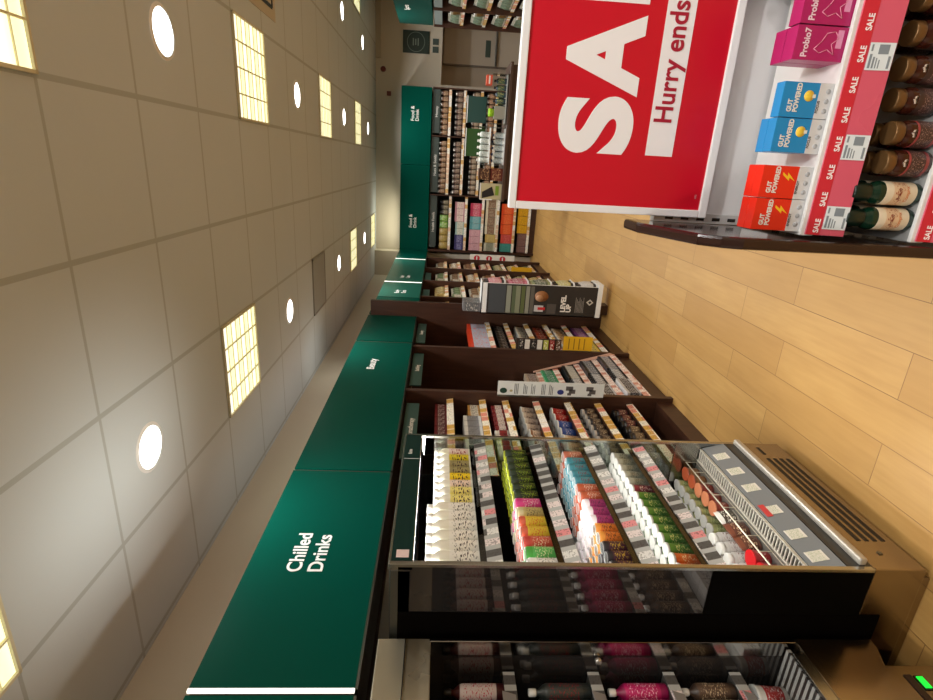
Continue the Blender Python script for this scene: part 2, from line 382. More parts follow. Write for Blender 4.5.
# ------------------------------------------------------------------ products
def prof_bottle(r, h, neck=.35, top=.7):
    return [(r*.9, 0), (r, .006), (r, h*top), (r*.85, h*(top+.06)), (r*neck, h*(top+.14)), (r*neck, h*.93)]
PR = {}
def proto(kind, dims, m, capm=None):
    key = (kind, dims, m.name, capm.name if capm else '')
    if key in PR: return PR[key]
    parts = []
    if kind == 'box':
        w_, d_, h_ = dims; parts = [('', MB().box(-w_/2, w_/2, -d_/2, d_/2, 0, h_).mesh('box', m))]
    elif kind == 'bottle':
        r, h_ = dims; parts = [('', MB().lathe(prof_bottle(r, h_), seg=14).mesh('bottle', m)),
                               ('cap', MB().lathe([(r*.42, h_*.88), (r*.44, h_*.9), (r*.44, h_*.99), (r*.36, h_)], seg=12).mesh('cap', capm))]
    elif kind == 'dairy':      # square shouldered drink bottle with a wide cap
        r, h_ = dims; parts = [('', MB().lathe([(r*.92, 0), (r, .006), (r, h_*.74), (r*.9, h_*.8), (r*.5, h_*.87), (r*.5, h_*.92)], seg=12).mesh('bottle', m)),
                               ('cap', MB().lathe([(r*.58, h_*.90), (r*.6, h_*.91), (r*.6, h_*.995), (r*.52, h_)], seg=12).mesh('cap', capm))]
    elif kind == 'jar':
        r, h_ = dims; parts = [('', MB().lathe([(r*.9, 0), (r, .005), (r, h_*.68), (r*.86, h_*.77), (r*.78, h_*.8), (r*.78, h_*.84)], seg=18).mesh('jar', m)),
                               ('lid', MB().lathe([(r*.84, h_*.82), (r*.87, h_*.83), (r*.87, h_*.985), (r*.8, h_)], seg=18).mesh('lid', capm))]
    elif kind == 'can':
        r, h_ = dims; parts = [('', MB().lathe([(r*.86, 0), (r, .006), (r, h_*.93), (r*.84, h_*.985)], seg=14).mesh('can', m)),
                               ('can_top', MB().lathe([(r*.86, h_*.98), (r*.88, h_), (r*.8, h_), (r*.78, h_*.985)], seg=14).mesh('can_top', capm or STEEL))]
    elif kind == 'pot':
        r, h_ = dims; parts = [('', MB().lathe([(r*.8, 0), (r*.97, h_*.9), (r, h_*.93)], seg=14).mesh('pot', m)),
                               ('lid', MB().lathe([(r*1.02, h_*.92), (r*1.03, h_*.94), (r*1.03, h_), (r*.95, h_*1.01)], seg=14).mesh('lid', capm))]
    elif kind == 'pouch':
        w_, d_, h_ = dims; b = MB(); ks = [(.0, .8), (.04, 1), (.45, .95), (.8, .5), (.94, .12), (1, .08)]
        n0 = 0
        for z, f in ks:
            ww = w_/2*(1 if z > .03 else .96)
            b.v += [(-ww, -d_/2*f*.5, z*h_), (-ww*.5, -d_/2*f, z*h_), (ww*.5, -d_/2*f, z*h_), (ww, -d_/2*f*.5, z*h_), (ww, d_/2*f*.5, z*h_), (ww*.5, d_/2*f, z*h_), (-ww*.5, d_/2*f, z*h_), (-ww, d_/2*f*.5, z*h_)]
        for j in range(len(ks)-1):
            for i in range(8):
                b.f.append((j*8+i, j*8+(i+1) % 8, (j+1)*8+(i+1) % 8, (j+1)*8+i)); b.mi.append(0); b.sm.append(True)
        b.f.append(tuple(range(8))[::-1]); b.f.append(tuple(range(len(ks)*8-8, len(ks)*8))); b.mi += [0, 0]; b.sm += [False, False]
        parts = [('', b.mesh('pouch', m))]
    PR[key] = parts
    return parts
def width(kind, dims): return dims[0] if kind in ('box', 'pouch') else 2*dims[0]
def depth(kind, dims): return dims[1] if kind in ('box', 'pouch') else 2*dims[0]
def put(spec, loc, rz, label, cat, group, name=None):
    kind, dims, m, capm = spec[:4]
    ps = proto(kind, dims, m, capm)
    nm = name or {'box': 'product_box', 'bottle': 'bottle', 'dairy': 'drink_bottle', 'jar': 'jar', 'can': 'drink_can', 'pot': 'snack_pot', 'pouch': 'pouch'}[kind]
    o = bpy.data.objects.new(nm, ps[0][1]); C.objects.link(o); o.location = loc; o.rotation_euler = (0, 0, rz)
    tag(o, label, cat, group)
    for pn, me in ps[1:]:
        c_ = bpy.data.objects.new(pn, me); C.objects.link(c_); c_.parent = o
    return o
def row(a0, a1, front, z, face, blocks, gap=.004, place=''):
    """stand blocks of identical products along a shelf. face '+X': the shelf runs along Y from far (a1) to near (a0);
    face '-Y': it runs along X from a0 (left) to a1; face '-X' runs along Y.
    block: (spec, count across, count deep, category, label, [name])"""
    p = a1 if face != '-Y' else a0
    for b in blocks:
        spec, n_, dp, cat, lab = b[:5]; nm = b[5] if len(b) > 5 else None
        w_, d_ = width(*spec[:2]), depth(*spec[:2])
        for i in range(n_):
            if face != '-Y' and p-w_ < a0-.001: return
            if face == '-Y' and p+w_ > a1+.001: return
            for k in range(dp):
                j = random.uniform(-.0015, .0015)
                if face == '+X': loc = (front-.004-d_/2-k*(d_+.004)+j, p-w_/2, z); rz = PI/2
                elif face == '-X': loc = (front+.004+d_/2+k*(d_+.004)+j, p-w_/2, z); rz = -PI/2
                else: loc = (p+w_/2, front+.004+d_/2+k*(d_+.004)+j, z); rz = 0
                put(spec, loc, rz, lab, cat, lab if n_*dp > 1 else None, nm)
            p = p-w_-gap if face != '-Y' else p+w_+gap
S = lambda kind, dims, m, cap=None: (kind, dims, m, cap)
CAPW = mat((238, 238, 232), .35); CAPB = mat((26, 24, 24), .35); CAPG = mat((120, 90, 60), .3, .6); CAPS = mat((170, 165, 158), .3, .8)

#--BODY--
# ------------------------------------------------------------------ the open chiller (front faces the aisle, +X)
FX, FB, F0, F1 = -1.33, -2.22, 1.53, 2.48
fz = thing('open_chiller', 'open glass-sided chiller cabinet full of drinks, in the aisle on the left', 'fridge', ((FX+FB)/2, (F0+F1)/2, 0))
MB().box(FB, FX-.05, F0+.01, F1-.01, 0, .04).box(FB, FX, F0, F1, .04, .245).obj('base', TANSTEEL, fz, .006)
q = MB()
for k in range(4): q.box(FX, FX+.002, F0+.16, F1-.16, .075+k*.034, .092+k*.034)
q.box(FX, FX+.002, F1-.12, F1-.05, .17, .185)
q.obj('vent_slots', mat((30, 22, 14), .6), fz)
MB().box(FX+.001, FX+.004, F0+.08, F0+.095, .15, .165).obj('screw', STEEL_D, fz)
MB().box(FX-.004, FX+.028, F0+.02, F1-.01, .262, .292).obj('bumper_rail', mat((190, 184, 172), .3, .5), fz, .008)
MB().box(FX-.03, FX, F0+.015, F1-.015, .245, .34).obj('front_ledge', mat((44, 42, 40), .4), fz)
MB().box(FB, FB+.03, F0+.01, F1-.01, .245, 1.95).obj('back_panel', mat((70, 66, 60), .4, .3), fz)
MB().box(FB+.03, FB+.04, F0+.02, F1-.02, .245, 1.93).obj('rear_mirror', mat((120, 120, 116), .25, .8), fz)
MB().box(FB, FX-.03, F0, F1, 1.955, 2.03).obj('canopy', STEEL_D, fz, .004)
MB().box(FX-.03, FX-.003, F0, F1, 1.948, 2.035).obj('canopy_lip', STEEL, fz, .002)
MB().box(FX-.004, FX, F0+.012, F1-.012, 1.952, 2.026).obj('fascia', mat((4, 44, 40), .45, 0, 0, 1, 0, .2), fz)
MB().box(FX-.001, FX+.0008, F1-.247, F1-.244, 1.952, 2.026).obj('fascia_joint', WHITE, fz)
for k_, hh in enumerate((.018, .012, .014, .012)): MB().box(FX, FX+.0008, F1-.20+k_*.011, F1-.194+k_*.011, 1.99, 1.99+hh).obj('fascia_mark', WHITE, fz)
MB().box(FX, FX+.001, F0+.03, F0+.07, 1.965, 2.01).obj('price_card', mat((236, 214, 214), .4), fz)
# end panels: clear glass near the front, dark laminate behind, steel edges
for nm, y0, y1, edge in (('near_side_panel', F0, F0+.012, STEEL), ('far_side_panel', F1-.012, F1, STEEL)):
    if nm[0] == 'n':
        MB().box(FB, FX-.012, y0, y1, .245, 2.0).obj(nm, mat((96, 92, 90), .03, .85), fz)
        MB().box(FB, FX-.012, y0-.002, y0-.0005, .245, .86).obj('lower_side_panel', mat((5, 4, 3), .6, 0, 0, 1, 0, .04), fz)
        MB().box(FB, FX-.215, y0-.003, y0-.0005, .16, 2.0).obj('dark_side_cladding', mat((6, 4, 3), .7, 0, 0, 1, 0, .03), fz)
    else:
        MB().box(FB, FX-.24, y0, y1, .245, 1.95).obj(nm, BLACK, fz)
        MB().box(FX-.24, FX-.012, y0+.003, y1-.003, .60, 1.95).obj('side_glass', glass((226, 236, 230), .10), fz)
        MB().box(FX-.24, FX-.002, y0, y1, .245, .60).obj('lower_side_panel', STEEL, fz)
    MB().box(FX-.014, FX, y0-.004, y1+.004, .245, 2.03).obj('edge_trim', STEEL, fz, .002)
SZ = (1.675, 1.385, 1.095, .835)
for i, z in enumerate(SZ):
    sh = MB().box(FB+.04, FX-.045, F0+.016, F1-.016, z-.018, z-.002).obj('shelf', mat((200, 200, 196), .3, .2), fz)
    MB().prism([(FX-.046, z), (FX-.042, z+.004), (FX-.026, z-.052), (FX-.032, z-.054)], 'Y', F0+.018, F1-.018).obj('ticket_strip', STRIPF, sh)
    MB().box(FX-.049, FX-.0465, F0+.018, F1-.018, z-.002, z+.028).obj('front_guard', glass((235, 240, 240), .06), sh)
    area(fz, (FX-.10, (F0+F1)/2, z-.022), .02, .86, SHELF_W, (1, .98, .93), (0, -.25, 0), name='shelf_light')
area(fz, (FX-.12, (F0+F1)/2, 1.94), .04, .88, FRIDGE_W, (1, .98, .93), (0, -.3, 0), name='canopy_light')
area(None, (-1.42, (F0+F1)/2-.1, 2.045), .05, .9, UP_W, (1, .97, .88), (PI, .12, 0), math.radians(70), name='cabinet_top_light')
# bottom tray, wire fence and wide grey ticket rail
bt = MB().box(FB+.04, FX-.10, F0+.016, F1-.016, .455, .47).obj('bottom_tray', mat((140, 138, 130), .3, .6), fz)
gr = MB()
for k in range(46): gr.box(FX-.10, FX-.04, F0+.025+k*.0199, F0+.032+k*.0199, .462, .468)
gr.box(FX-.104, FX-.098, F0+.016, F1-.016, .462, .472).box(FX-.042, FX-.036, F0+.016, F1-.016, .455, .468)
gr.obj('air_grid', mat((222, 218, 205), .3, .4), fz)
MB().box(FX-.10, FX-.04, F0+.016, F1-.016, .40, .44).obj('air_duct', mat((60, 54, 46), .6), fz)
wf = MB().tube((FX-.115, F0+.02, .53), (FX-.115, F1-.02, .53), .0035).tube((FX-.115, F0+.02, .475), (FX-.115, F1-.02, .475), .002)
for k in range(10): wf.tube((FX-.115, F0+.03+k*.1, .47), (FX-.115, F0+.03+k*.1, .53), .0018, 6)
wf.obj('wire_fence', mat((232, 226, 205), .3, .5), fz)
rail = MB().prism([(FX-.036, .452), (FX-.030, .456), (FX-.001, .345), (FX-.010, .34)], 'Y', F0+.016, F1-.016).obj('ticket_rail', mat((132, 140, 146), .35), fz)
for k, y in enumerate((.06, .19, .35, .52, .66, .80)):
    MB().prism([(FX-.0245, .44), (FX-.0235, .44), (FX-.0075, .375), (FX-.0085, .375)], 'Y', F0+y, F0+y+.055).obj('price_ticket', pack((240, 240, 232), (236, 236, 226), (150, 176, 130), .1, .95, 260), rail)
MB().prism([(FX-.026, .448), (FX-.025, .448), (FX-.019, .424), (FX-.020, .424)], 'Y', F0+.34, F0+.42).obj('red_offer_strip', mat((214, 70, 74), .4), rail)

R_ = random
def c_(*a): return a
w1 = pack((242, 240, 226), (246, 244, 236), (60, 50, 50), .1, .66, 90, .35, .60)
top = 'top shelf of open chiller'
sec = 'second shelf of open chiller'
thr = 'third shelf of open chiller'
fou = 'fourth shelf of open chiller'
bot = 'bottom tray of open chiller'
FRT = FX-.052
Y = lambda c: pack((240, 238, 226), c, (60, 30, 30), .18, .7, 80)
row(F0+.02, F1-.02, FRT, SZ[0], '+X', [
    (S('dairy', (.027, .205), pack((240, 236, 215), (236, 214, 206), (150, 30, 40), .18, .7, 80), CAPW), 1, 3, 'drink', 'pink-labelled white drink bottle at the far end '+top),
    (S('dairy', (.027, .205), Y((226, 206, 40)), CAPW), 1, 3, 'drink', 'yellow-labelled white drink bottle beside the far pink one '+top),
    (S('dairy', (.027, .205), Y((160, 150, 100)), CAPW), 2, 3, 'drink', 'grey-labelled white drink bottle '+top),
    (S('dairy', (.027, .205), Y((246, 214, 30)), CAPW), 1, 3, 'drink', 'bright yellow drink bottle in the middle '+top),
    (S('dairy', (.027, .205), Y((244, 222, 206)), CAPW), 1, 3, 'drink', 'pale pink drink bottle next to the bright yellow one '+top),
    (S('dairy', (.027, .205), Y((244, 232, 140)), CAPW), 2, 3, 'drink', 'pale yellow drink bottle near the tall white ones '+top),
    (S('dairy', (.029, .232), w1, CAPW), 7, 3, 'drink', 'tall white drink bottle with dark print, near end '+top),
    ], .004)
G = lambda a, b_, i=(30, 30, 30): pack(a, b_, i, .15, .8, 105)
LIDM = mat((190, 190, 188), .3, .2)
CAPQ = mat((176, 176, 170), .4)
row(F0+.02, F1-.02, FRT, SZ[1], '+X', [
    (S('can', (.029, .135), G((30, 46, 22), (24, 38, 18), (150, 180, 40)), mat((180, 190, 40), .3, .4)), 7, 3, 'drink can', 'black and green drink can with yellow-green top '+sec),
    (S('can', (.030, .138), G((196, 50, 120), (206, 60, 130), (240, 210, 220)), LIDM), 1, 3, 'drink can', 'magenta drink can beside the dark cans '+sec),
    (S('can', (.030, .138), G((196, 186, 140), (186, 170, 110), (70, 60, 50)), LIDM), 1, 3, 'drink can', 'beige drink can next to the magenta one '+sec),
    (S('can', (.030, .138), G((200, 90, 60), (216, 190, 60), (200, 50, 40)), LIDM), 2, 3, 'drink can', 'orange and yellow drink can '+sec),
    (S('can', (.030, .138), G((190, 60, 50), (196, 80, 60), (240, 230, 200)), LIDM), 1, 3, 'drink can', 'red drink can between the orange and the green '+sec),
    (S('can', (.030, .138), G((70, 160, 60), (90, 180, 90), (240, 240, 200)), LIDM), 1, 3, 'drink can', 'green drink can near the near end '+sec),
    (S('can', (.030, .138), G((232, 230, 222), (236, 234, 228), (90, 90, 90)), LIDM), 3, 3, 'drink can', 'white drink can at the near end '+sec),
    ], .003)
row(F0+.02, F1-.02, FRT, SZ[2], '+X', [
    (S('can', (.030, .118), G((170, 92, 70), (180, 104, 76), (230, 210, 190)), LIDM), 1, 4, 'drink can', 'brown drink can at the far end '+thr),
    (S('can', (.028, .115), G((60, 130, 144), (70, 146, 160), (120, 20, 50)), LIDM), 4, 4, 'drink can', 'teal and maroon drink can '+thr),
    (S('can', (.029, .118), G((178, 84, 50), (190, 92, 60), (236, 214, 200)), LIDM), 2, 4, 'drink can', 'orange-brown drink can in the middle '+thr),
    (S('can', (.027, .115), G((236, 226, 232), (170, 60, 120), (90, 30, 70)), CAPW), 3, 5, 'drink can', 'white and purple drink can '+thr),
    (S('can', (.027, .112), G((226, 150, 60), (214, 120, 50), (60, 30, 20)), CAPW), 2, 5, 'drink can', 'orange drink can '+thr),
    (S('can', (.027, .112), G((34, 26, 30), (70, 30, 50), (200, 170, 60)), LIDM), 4, 5, 'drink can', 'black drink can near the near end '+thr),
    (S('can', (.025, .11), G((220, 180, 50), (226, 190, 60), (60, 40, 20)), LIDM), 1, 4, 'drink can', 'yellow drink can at the near end '+thr),
    ], .003)
row(F0+.02, F1-.02, FRT, SZ[3], '+X', [
    (S('pot', (.028, .112), G((176, 184, 172), (150, 158, 146), (90, 96, 90)), CAPQ), 5, 5, 'drink', 'grey drink tub with white lid, far end '+fou),
    (S('pot', (.028, .112), G((140, 40, 66), (120, 30, 60), (230, 220, 220)), CAPQ), 1, 5, 'drink', 'dark red drink tub in the middle, '+fou),
    (S('pot', (.028, .112), G((84, 140, 54), (70, 128, 50), (210, 220, 150)), CAPQ), 7, 5, 'drink', 'green drink tub with white lid '+fou),
    (S('pot', (.028, .112), G((206, 96, 36), (214, 110, 44), (240, 220, 180)), CAPQ), 2, 5, 'drink', 'orange drink tub at the near end '+fou),
    ], .003)
row(F0+.02, F1-.02, FX-.125, .472, '+X', [
    (S('pot', (.036, .07), G((130, 84, 50), (170, 120, 70), (90, 40, 20)), mat((150, 70, 40), .4)), 2, 1, 'snack pot', 'brown snack pot at the far end '+bot),
    (S('pot', (.036, .07), G((150, 50, 36), (170, 60, 40), (230, 200, 170)), mat((176, 110, 76), .4)), 3, 1, 'snack pot', 'red-brown snack pot '+bot),
    (S('pouch', (.085, .06, .085), G((210, 208, 200), (60, 50, 40), (226, 222, 210))), 1, 1, 'snack pack', 'clear and black snack pack '+bot),
    (S('pouch', (.085, .06, .085), G((110, 60, 40), (84, 44, 30), (190, 160, 130))), 2, 1, 'snack pack', 'dark brown snack pack '+bot),
    (S('pot', (.038, .075), G((180, 16, 26), (190, 20, 30), (240, 220, 220)), mat((196, 14, 26), .35)), 2, 1, 'snack pot', 'bright red lidded pot at the near end '+bot),
    (S('pot', (.038, .06), G((150, 60, 70), (190, 170, 170), (90, 20, 40)), glass((235, 235, 235), .1)), 3, 1, 'snack pot', 'clear salad pot at the very near end '+bot),
    ], .004)
row(F0+.02, F1-.02, FX-.205, .472, '+X', [
    (S('pot', (.030, .10), G((176, 180, 120), (196, 204, 140), (110, 120, 60)), CAPQ), 7, 2, 'drink', 'pale green lidded pot at the far back, '+bot),
    (S('jar', (.033, .12), G((190, 186, 180), (206, 200, 194), (110, 60, 50)), CAPW), 8, 2, 'drink', 'white-lidded pale jar at the near back, '+bot),
    ], .002)

# ------------------------------------------------------------------ the nearest chiller (steel framed, set back, glass doors)
NX, N0, N1 = -1.63, .45, 1.50
nz = thing('steel_chiller', 'steel-framed open chiller at the bottom edge of the photo, nearest the camera', 'fridge', (-1.9, (N0+N1)/2, 0))
MB().box(FB, NX-.13, N0, N1-.01, 0, .15).obj('plinth', mat((120, 90, 60), .3, .6), nz)
MB().prism([(N0, .03), (1.385, .03), (1.385, .228), (1.465, .196), (N1, .196), (N1, .50), (N0, .50)], 'X', FB, NX).obj('lower_panel', TANSTEEL, nz, .004)
MB().box(FB, FB+.03, N0, N1, .5, 2.05).obj('back_panel', BLACK, nz)
MB().box(FB+.03, NX-.01, N0, N1, 1.875, 2.065).obj('top_housing', mat((168, 160, 140), .28, .7), nz, .003)
MB().box(NX-.01, NX+.004, N0, N1-.004, 1.965, 1.968).obj('top_seam', BLACK, nz)
MB().box(FB+.03, NX-.07, N1-.016, N1-.004, .5, 1.88).obj('end_panel', mat((84, 80, 78), .06, .8), nz)
MB().box(NX-.07, NX-.004, N1-.018, N1-.004, .5, 1.88).obj('steel_return', mat((170, 168, 164), .10, 1), nz, .002)
MB().box(NX-.012, NX, N0, N1-.065, .5, .545).obj('lower_rail', STEEL, nz, .002)
kn = MB().lathe([(.008, 0), (.013, .004), (.013, .016), (.009, .02)], seg=14)
kn.v = [(NX-.085+x, N1-.017-z, 1.25+y) for x, y, z in kn.v]
kn.obj('lock_knob', mat((200, 196, 190), .2, .8), nz)
MB().box(NX, NX+.004, 1.235, 1.345, .168, .196).obj('switch_plate', mat((40, 20, 14), .4), nz, .012)
rs = MB().box(NX, NX+.003, 1.285, 1.342, .128, .162).obj('switch_surround', BLACK, nz, .004)
MB().box(NX+.003, NX+.007, 1.292, 1.335, .134, .157).obj('rocker_switch', mat((20, 220, 60), .4, 0, 1.0), rs)
for z in (1.60, 1.28, .99, .73):
    sh = MB().box(FB+.04, NX-.15, N0+.02, N1-.022, z-.014, z).obj('shelf', mat((90, 88, 84), .4, .4), nz)
    MB().box(NX-.15, NX-.146, N0+.02, N1-.022, z-.04, z+.003).obj('ticket_strip', STRIPF, sh)
    area(nz, (NX-.18, (N0+N1)/2-.05, z-.02), .02, .8, NEAR_W, (1, .98, .93), (0, -.3, 0), name='shelf_light')
    for y in (1.345, 1.05):
        MB().prism([(NX-.124, z-.03), (NX-.120, z-.03), (NX-.100, z+.02), (NX-.104, z+.02)], 'Y', y-.022, y+.022).obj('grey_divider_tab', mat((150, 150, 152), .4), sh)
MB().box(FB+.04, NX-.03, N0+.02, N1-.022, .52, .535).obj('perforated_tray', ticket((150, 150, 146), [(50, 46, 42), (40, 38, 36)], .025, .5), nz)
ns = 'in the nearest chiller'
NF = NX-.155
row(N0+.03, N1-.04, NF, 1.60, '+X', [
    (S('bottle', (.031, .22), G((70, 24, 28), (214, 200, 198), (190, 60, 80)), CAPB), 14, 2, 'drink', 'dark bottle with pale label on the highest shelf '+ns)])
row(N0+.03, N1-.04, NF, 1.28, '+X', [
    (S('bottle', (.031, .23), G((44, 50, 48), (60, 66, 64), (150, 40, 50)), CAPW), 7, 2, 'drink', 'grey bottle with white cap on the second shelf '+ns),
    (S('bottle', (.031, .23), G((150, 20, 40), (170, 26, 48), (230, 200, 200)), CAPW), 7, 2, 'drink', 'red bottle with white cap on the second shelf '+ns)])
row(N0+.03, N1-.04, NF, .99, '+X', [
    (S('bottle', (.031, .22), G((150, 20, 80), (190, 30, 100), (240, 200, 220)), CAPW), 14, 2, 'drink', 'magenta bottle with white cap on the third shelf '+ns)])
row(N0+.03, N1-.04, NF, .73, '+X', [
    (S('bottle', (.031, .2), G((70, 54, 44), (90, 70, 56), (210, 190, 160)), CAPW), 14, 2, 'drink', 'brown bottle with white cap on the fourth shelf '+ns)])
row(N0+.03, N1-.04, NF, .536, '+X', [
    (S('pot', (.042, .12), G((226, 222, 216), (190, 50, 50), (240, 230, 230)), CAPW), 1, 1, 'pot', 'white pot with red band on the bottom tray '+ns),
    (S('box', (.07, .05, .07), G((226, 224, 220), (230, 228, 224), (120, 120, 120))), 8, 2, 'small box', 'white cube carton on the bottom tray '+ns)])

# ------------------------------------------------------------------ green overhead signs along the left wall
HX, HZ0, HZ1 = -1.65, 2.116, 2.655
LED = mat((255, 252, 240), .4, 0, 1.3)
def header(y0, y1, lab, strip=True, body=None, ty=None, size=.1, shade=GREEN, up=0):
    t = thing('overhead_sign', lab, 'sign', (-1.9, (y0+y1)/2, HZ0))
    MB().box(XL+.02, HX-.012, y0+.004, y1-.004, HZ0+.01, HZ1-.004).obj('sign_box', mat((84, 50, 36), .5), t)
    MB().box(HX-.012, HX, y0+.012, y1-.002, HZ0+.005, HZ1).obj('sign_face', shade, t)
    MB().box(XL+.3, HX-.002, y0+.01, y1-.002, HZ0-.004, HZ0+.006).obj('lower_rail', STEEL_D, t)
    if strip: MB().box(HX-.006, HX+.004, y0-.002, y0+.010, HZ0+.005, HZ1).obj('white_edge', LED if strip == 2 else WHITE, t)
    if up:
        MB().box(-1.98, -1.90, y0+.1, y1-.1, HZ1-.004, HZ1+.012).obj('cornice_lamp', WHITE, t)
        area(t, (-1.94, (y0+y1)/2, HZ1+.02), .06, y1-y0-.25, up, (1, .95, .84), (PI, 0, 0), name='uplight')
    if body: text(body, size, (HX+.0005, ty[0], ty[1]), '+X', WHITE, t, .0016, line=1.02, name='sign_lettering')
    return t
header(.0, 1.29, 'green overhead sign nearest the camera, mostly cut off at the picture edge')
header(1.30, 2.62, 'large green overhead sign with white Chilled Drinks lettering', 2, 'Chilled\nDrinks', (1.838, 2.43), .088)
header(2.63, 4.90, 'long green overhead sign beyond the chilled drinks sign', False, 'Beauty', (4.18, 2.40), .09, up=.9)
header(4.93, 5.845, 'short dull green overhead sign before the brown end panel', False, up=1.0)
header(6.72, 7.63, 'green overhead sign just past the brown end panel', False, 'Body\nCare', (6.95, 2.40), .085, mat((14, 84, 70), .35))
header(7.645, 9.59, 'green overhead sign between two white-edged joints, far left', 2, 'Hair\nCare', (7.95, 2.40), .085, mat((14, 84, 70), .35))
header(9.605, 10.70, 'last green overhead sign of the left wall, beside the back wall signs', 2)
header(5.905, 6.71, 'hidden green overhead sign directly behind the brown end panel', False)

area(None, (-1.15, 10.98, 2.69), .9, .06, 3.2, (1, .92, .70), (PI, 0, 0), name='uplight')  # unseen uplight added to warm the back wall above its signs
# ------------------------------------------------------------------ left wall shelving bays
def bay(y0, y1, lab, shelves, xf=-1.72, div=-1.66, strip=STRIPM, topper=None, tall=False):
    """shelves: list of (z, front x)"""
    t = thing('shelving_bay', lab, 'shelving', (-1.95, (y0+y1)/2, 0))
    MB().box(XL+.005, XL+.025, y0, y1, 0, HZ0-.008).obj('back_panel', WOOD, t)
    MB().box(XL+.025, -1.70, y0, y1, 0, .13).obj('plinth', WOOD, t)
    if tall: MB().box(XL+.025, div, y1, y1+.05, 0, 2.63).obj('end_panel', WOOD, t, .002)
    else: MB().box(XL+.025, div, y1, y1+.045, 0, HZ0-.008).obj('side_panel', WOOD, t, .002)
    for z, x in shelves:
        sh = MB().box(XL+.025, x-.006, y0+.002, y1-.002, z-.02, z).obj('shelf', WOOD, t)
        MB().prism([(x-.006, z+.004), (x-.002, z+.004), (x+.006, z-.046), (x+.001, z-.046)], 'Y', y0+.003, y1-.003).obj('ticket_strip', strip, sh)
    if topper:
        a0, a1, s_ = topper
        tp = MB().box(-1.735, -1.725, a0, a1, 2.0, 2.095).obj('category_sign', TEAL, t)
        if s_: text(s_, .05, (-1.7245, (a0+a1)/2, 2.03), '+X', WHITE, tp, .001, 'CENTER', name='sign_lettering')
    return t
B1 = [(z, -1.72) for z in (1.79, 1.54, 1.36, 1.12, .87, .63, .37)]
bay(2.50, 3.79, 'dark wood shelving bay directly behind the glass-sided chiller', B1, topper=(2.9, 3.70, 'Aromatherapy'))
bay(3.84, 4.84, 'dark wood shelving bay with the stepped cosmetics display', [(.20, -1.675), (.37, -1.73), (.54, -1.785), (.74, -1.84), (.90, -1.88), (1.15, -2.0)], strip=STRIPC, topper=(4.05, 4.82, 'Bathing'))
bay(4.885, 5.85, 'dark wood shelving bay with the orange boxes, before the tall end panel', [(.22, -1.69), (.46, -1.69), (.68, -1.69), (.90, -1.69), (1.13, -1.69), (1.34, -1.69)], div=-1.485, topper=(5.15, 5.82, 'Beauty'), tall=True)
FZ = [(z, -1.72) for z in (1.78, 1.54, 1.28, 1.0, .74, .48, .22)]
fbl = ['fifth', 'sixth', 'seventh', 'eighth']
bay(5.92, 6.86, 'dark wood shelving bay hidden behind the level up stand', FZ[:5])
bay(6.905, 7.87, 'dark wood shelving bay just beyond the level up stand', FZ, topper=(6.95, 7.55, None))
bay(7.915, 8.90, 'dark wood shelving bay with the small yellow hanging card', FZ, topper=(8.0, 8.8, None))
bay(8.945, 9.90, 'dark wood shelving bay with the white card of red circles, farthest on the left', FZ)

MB().prism([(-1.668, .15), (-1.655, .20), (-1.87, .93), (-1.883, .93)], 'Y', 4.822, 4.836).obj('sloped_side_rail', mat((214, 170, 150), .4), bpy.data.objects['shelving_bay.001'])
def clad(*cs): return [G(*c) for c in cs]
def wallrow(y0, y1, z, xf, blocks): row(y0, y1, xf-.008, z, '+X', blocks, .004)
b1 = 'in bay behind glass chiller'
wallrow(2.95, 3.78, 1.79, -1.75, [(S('box', (.07, .05, .09), G((110, 28, 34), (90, 30, 30), (226, 214, 206))), 11, 2, 'small carton', 'maroon carton on the highest shelf '+b1)])
wallrow(2.95, 3.78, 1.54, -1.75, [(S('box', (.09, .05, .09), G((200, 150, 80), (226, 220, 206), (90, 70, 60))), 2, 2, 'small carton', 'cream carton at far end, second shelf '+b1),
    (S('box', (.08, .05, .13), G((226, 226, 222), (150, 152, 156), (60, 60, 66))), 7, 2, 'small carton', 'white and grey carton on the second shelf '+b1)])
wallrow(2.95, 3.78, 1.36, -1.735, [(S('jar', (.032, .09), G((140, 30, 34), (226, 214, 206), (120, 40, 40)), mat((130, 24, 30), .4)), 6, 2, 'jar', 'small red-lidded jar on the third shelf '+b1),
    (S('jar', (.034, .10), G((226, 222, 214), (150, 40, 44), (60, 40, 40)), CAPW), 5, 2, 'jar', 'white-lidded jar on the third shelf '+b1)])
wallrow(2.95, 3.78, 1.12, -1.735, [(S('pot', (.045, .10), G((214, 206, 196), (190, 176, 166), (70, 56, 50)), CAPW), 4, 2, 'tub', 'pale tub with white lid on the fourth shelf '+b1),
    (S('pot', (.04, .09), G((150, 110, 80), (226, 210, 196), (90, 60, 50)), CAPW), 5, 2, 'tub', 'brown and white tub on the fourth shelf '+b1)])
wallrow(2.95, 3.78, .87, -1.735, [(S('pot', (.05, .11), G((170, 30, 34), (190, 50, 50), (240, 230, 220)), CAPW), 2, 2, 'tub', 'red tub with white lid on the fifth shelf '+b1),
    (S('pot', (.055, .11), G((40, 80, 170), (60, 100, 190), (230, 230, 240)), CAPW), 2, 2, 'tub', 'blue tub with white lid on the fifth shelf '+b1),
    (S('pot', (.05, .11), G((220, 210, 196), (200, 176, 150), (110, 70, 50)), CAPW), 4, 2, 'tub', 'cream tub on the fifth shelf '+b1)])
wallrow(2.95, 3.78, .63, -1.735, [(S('jar', (.042, .11), G((34, 26, 22), (80, 60, 44), (210, 196, 170)), mat((190, 184, 176), .4)), 9, 2, 'jar', 'dark jar with pale lid on the sixth shelf '+b1)])
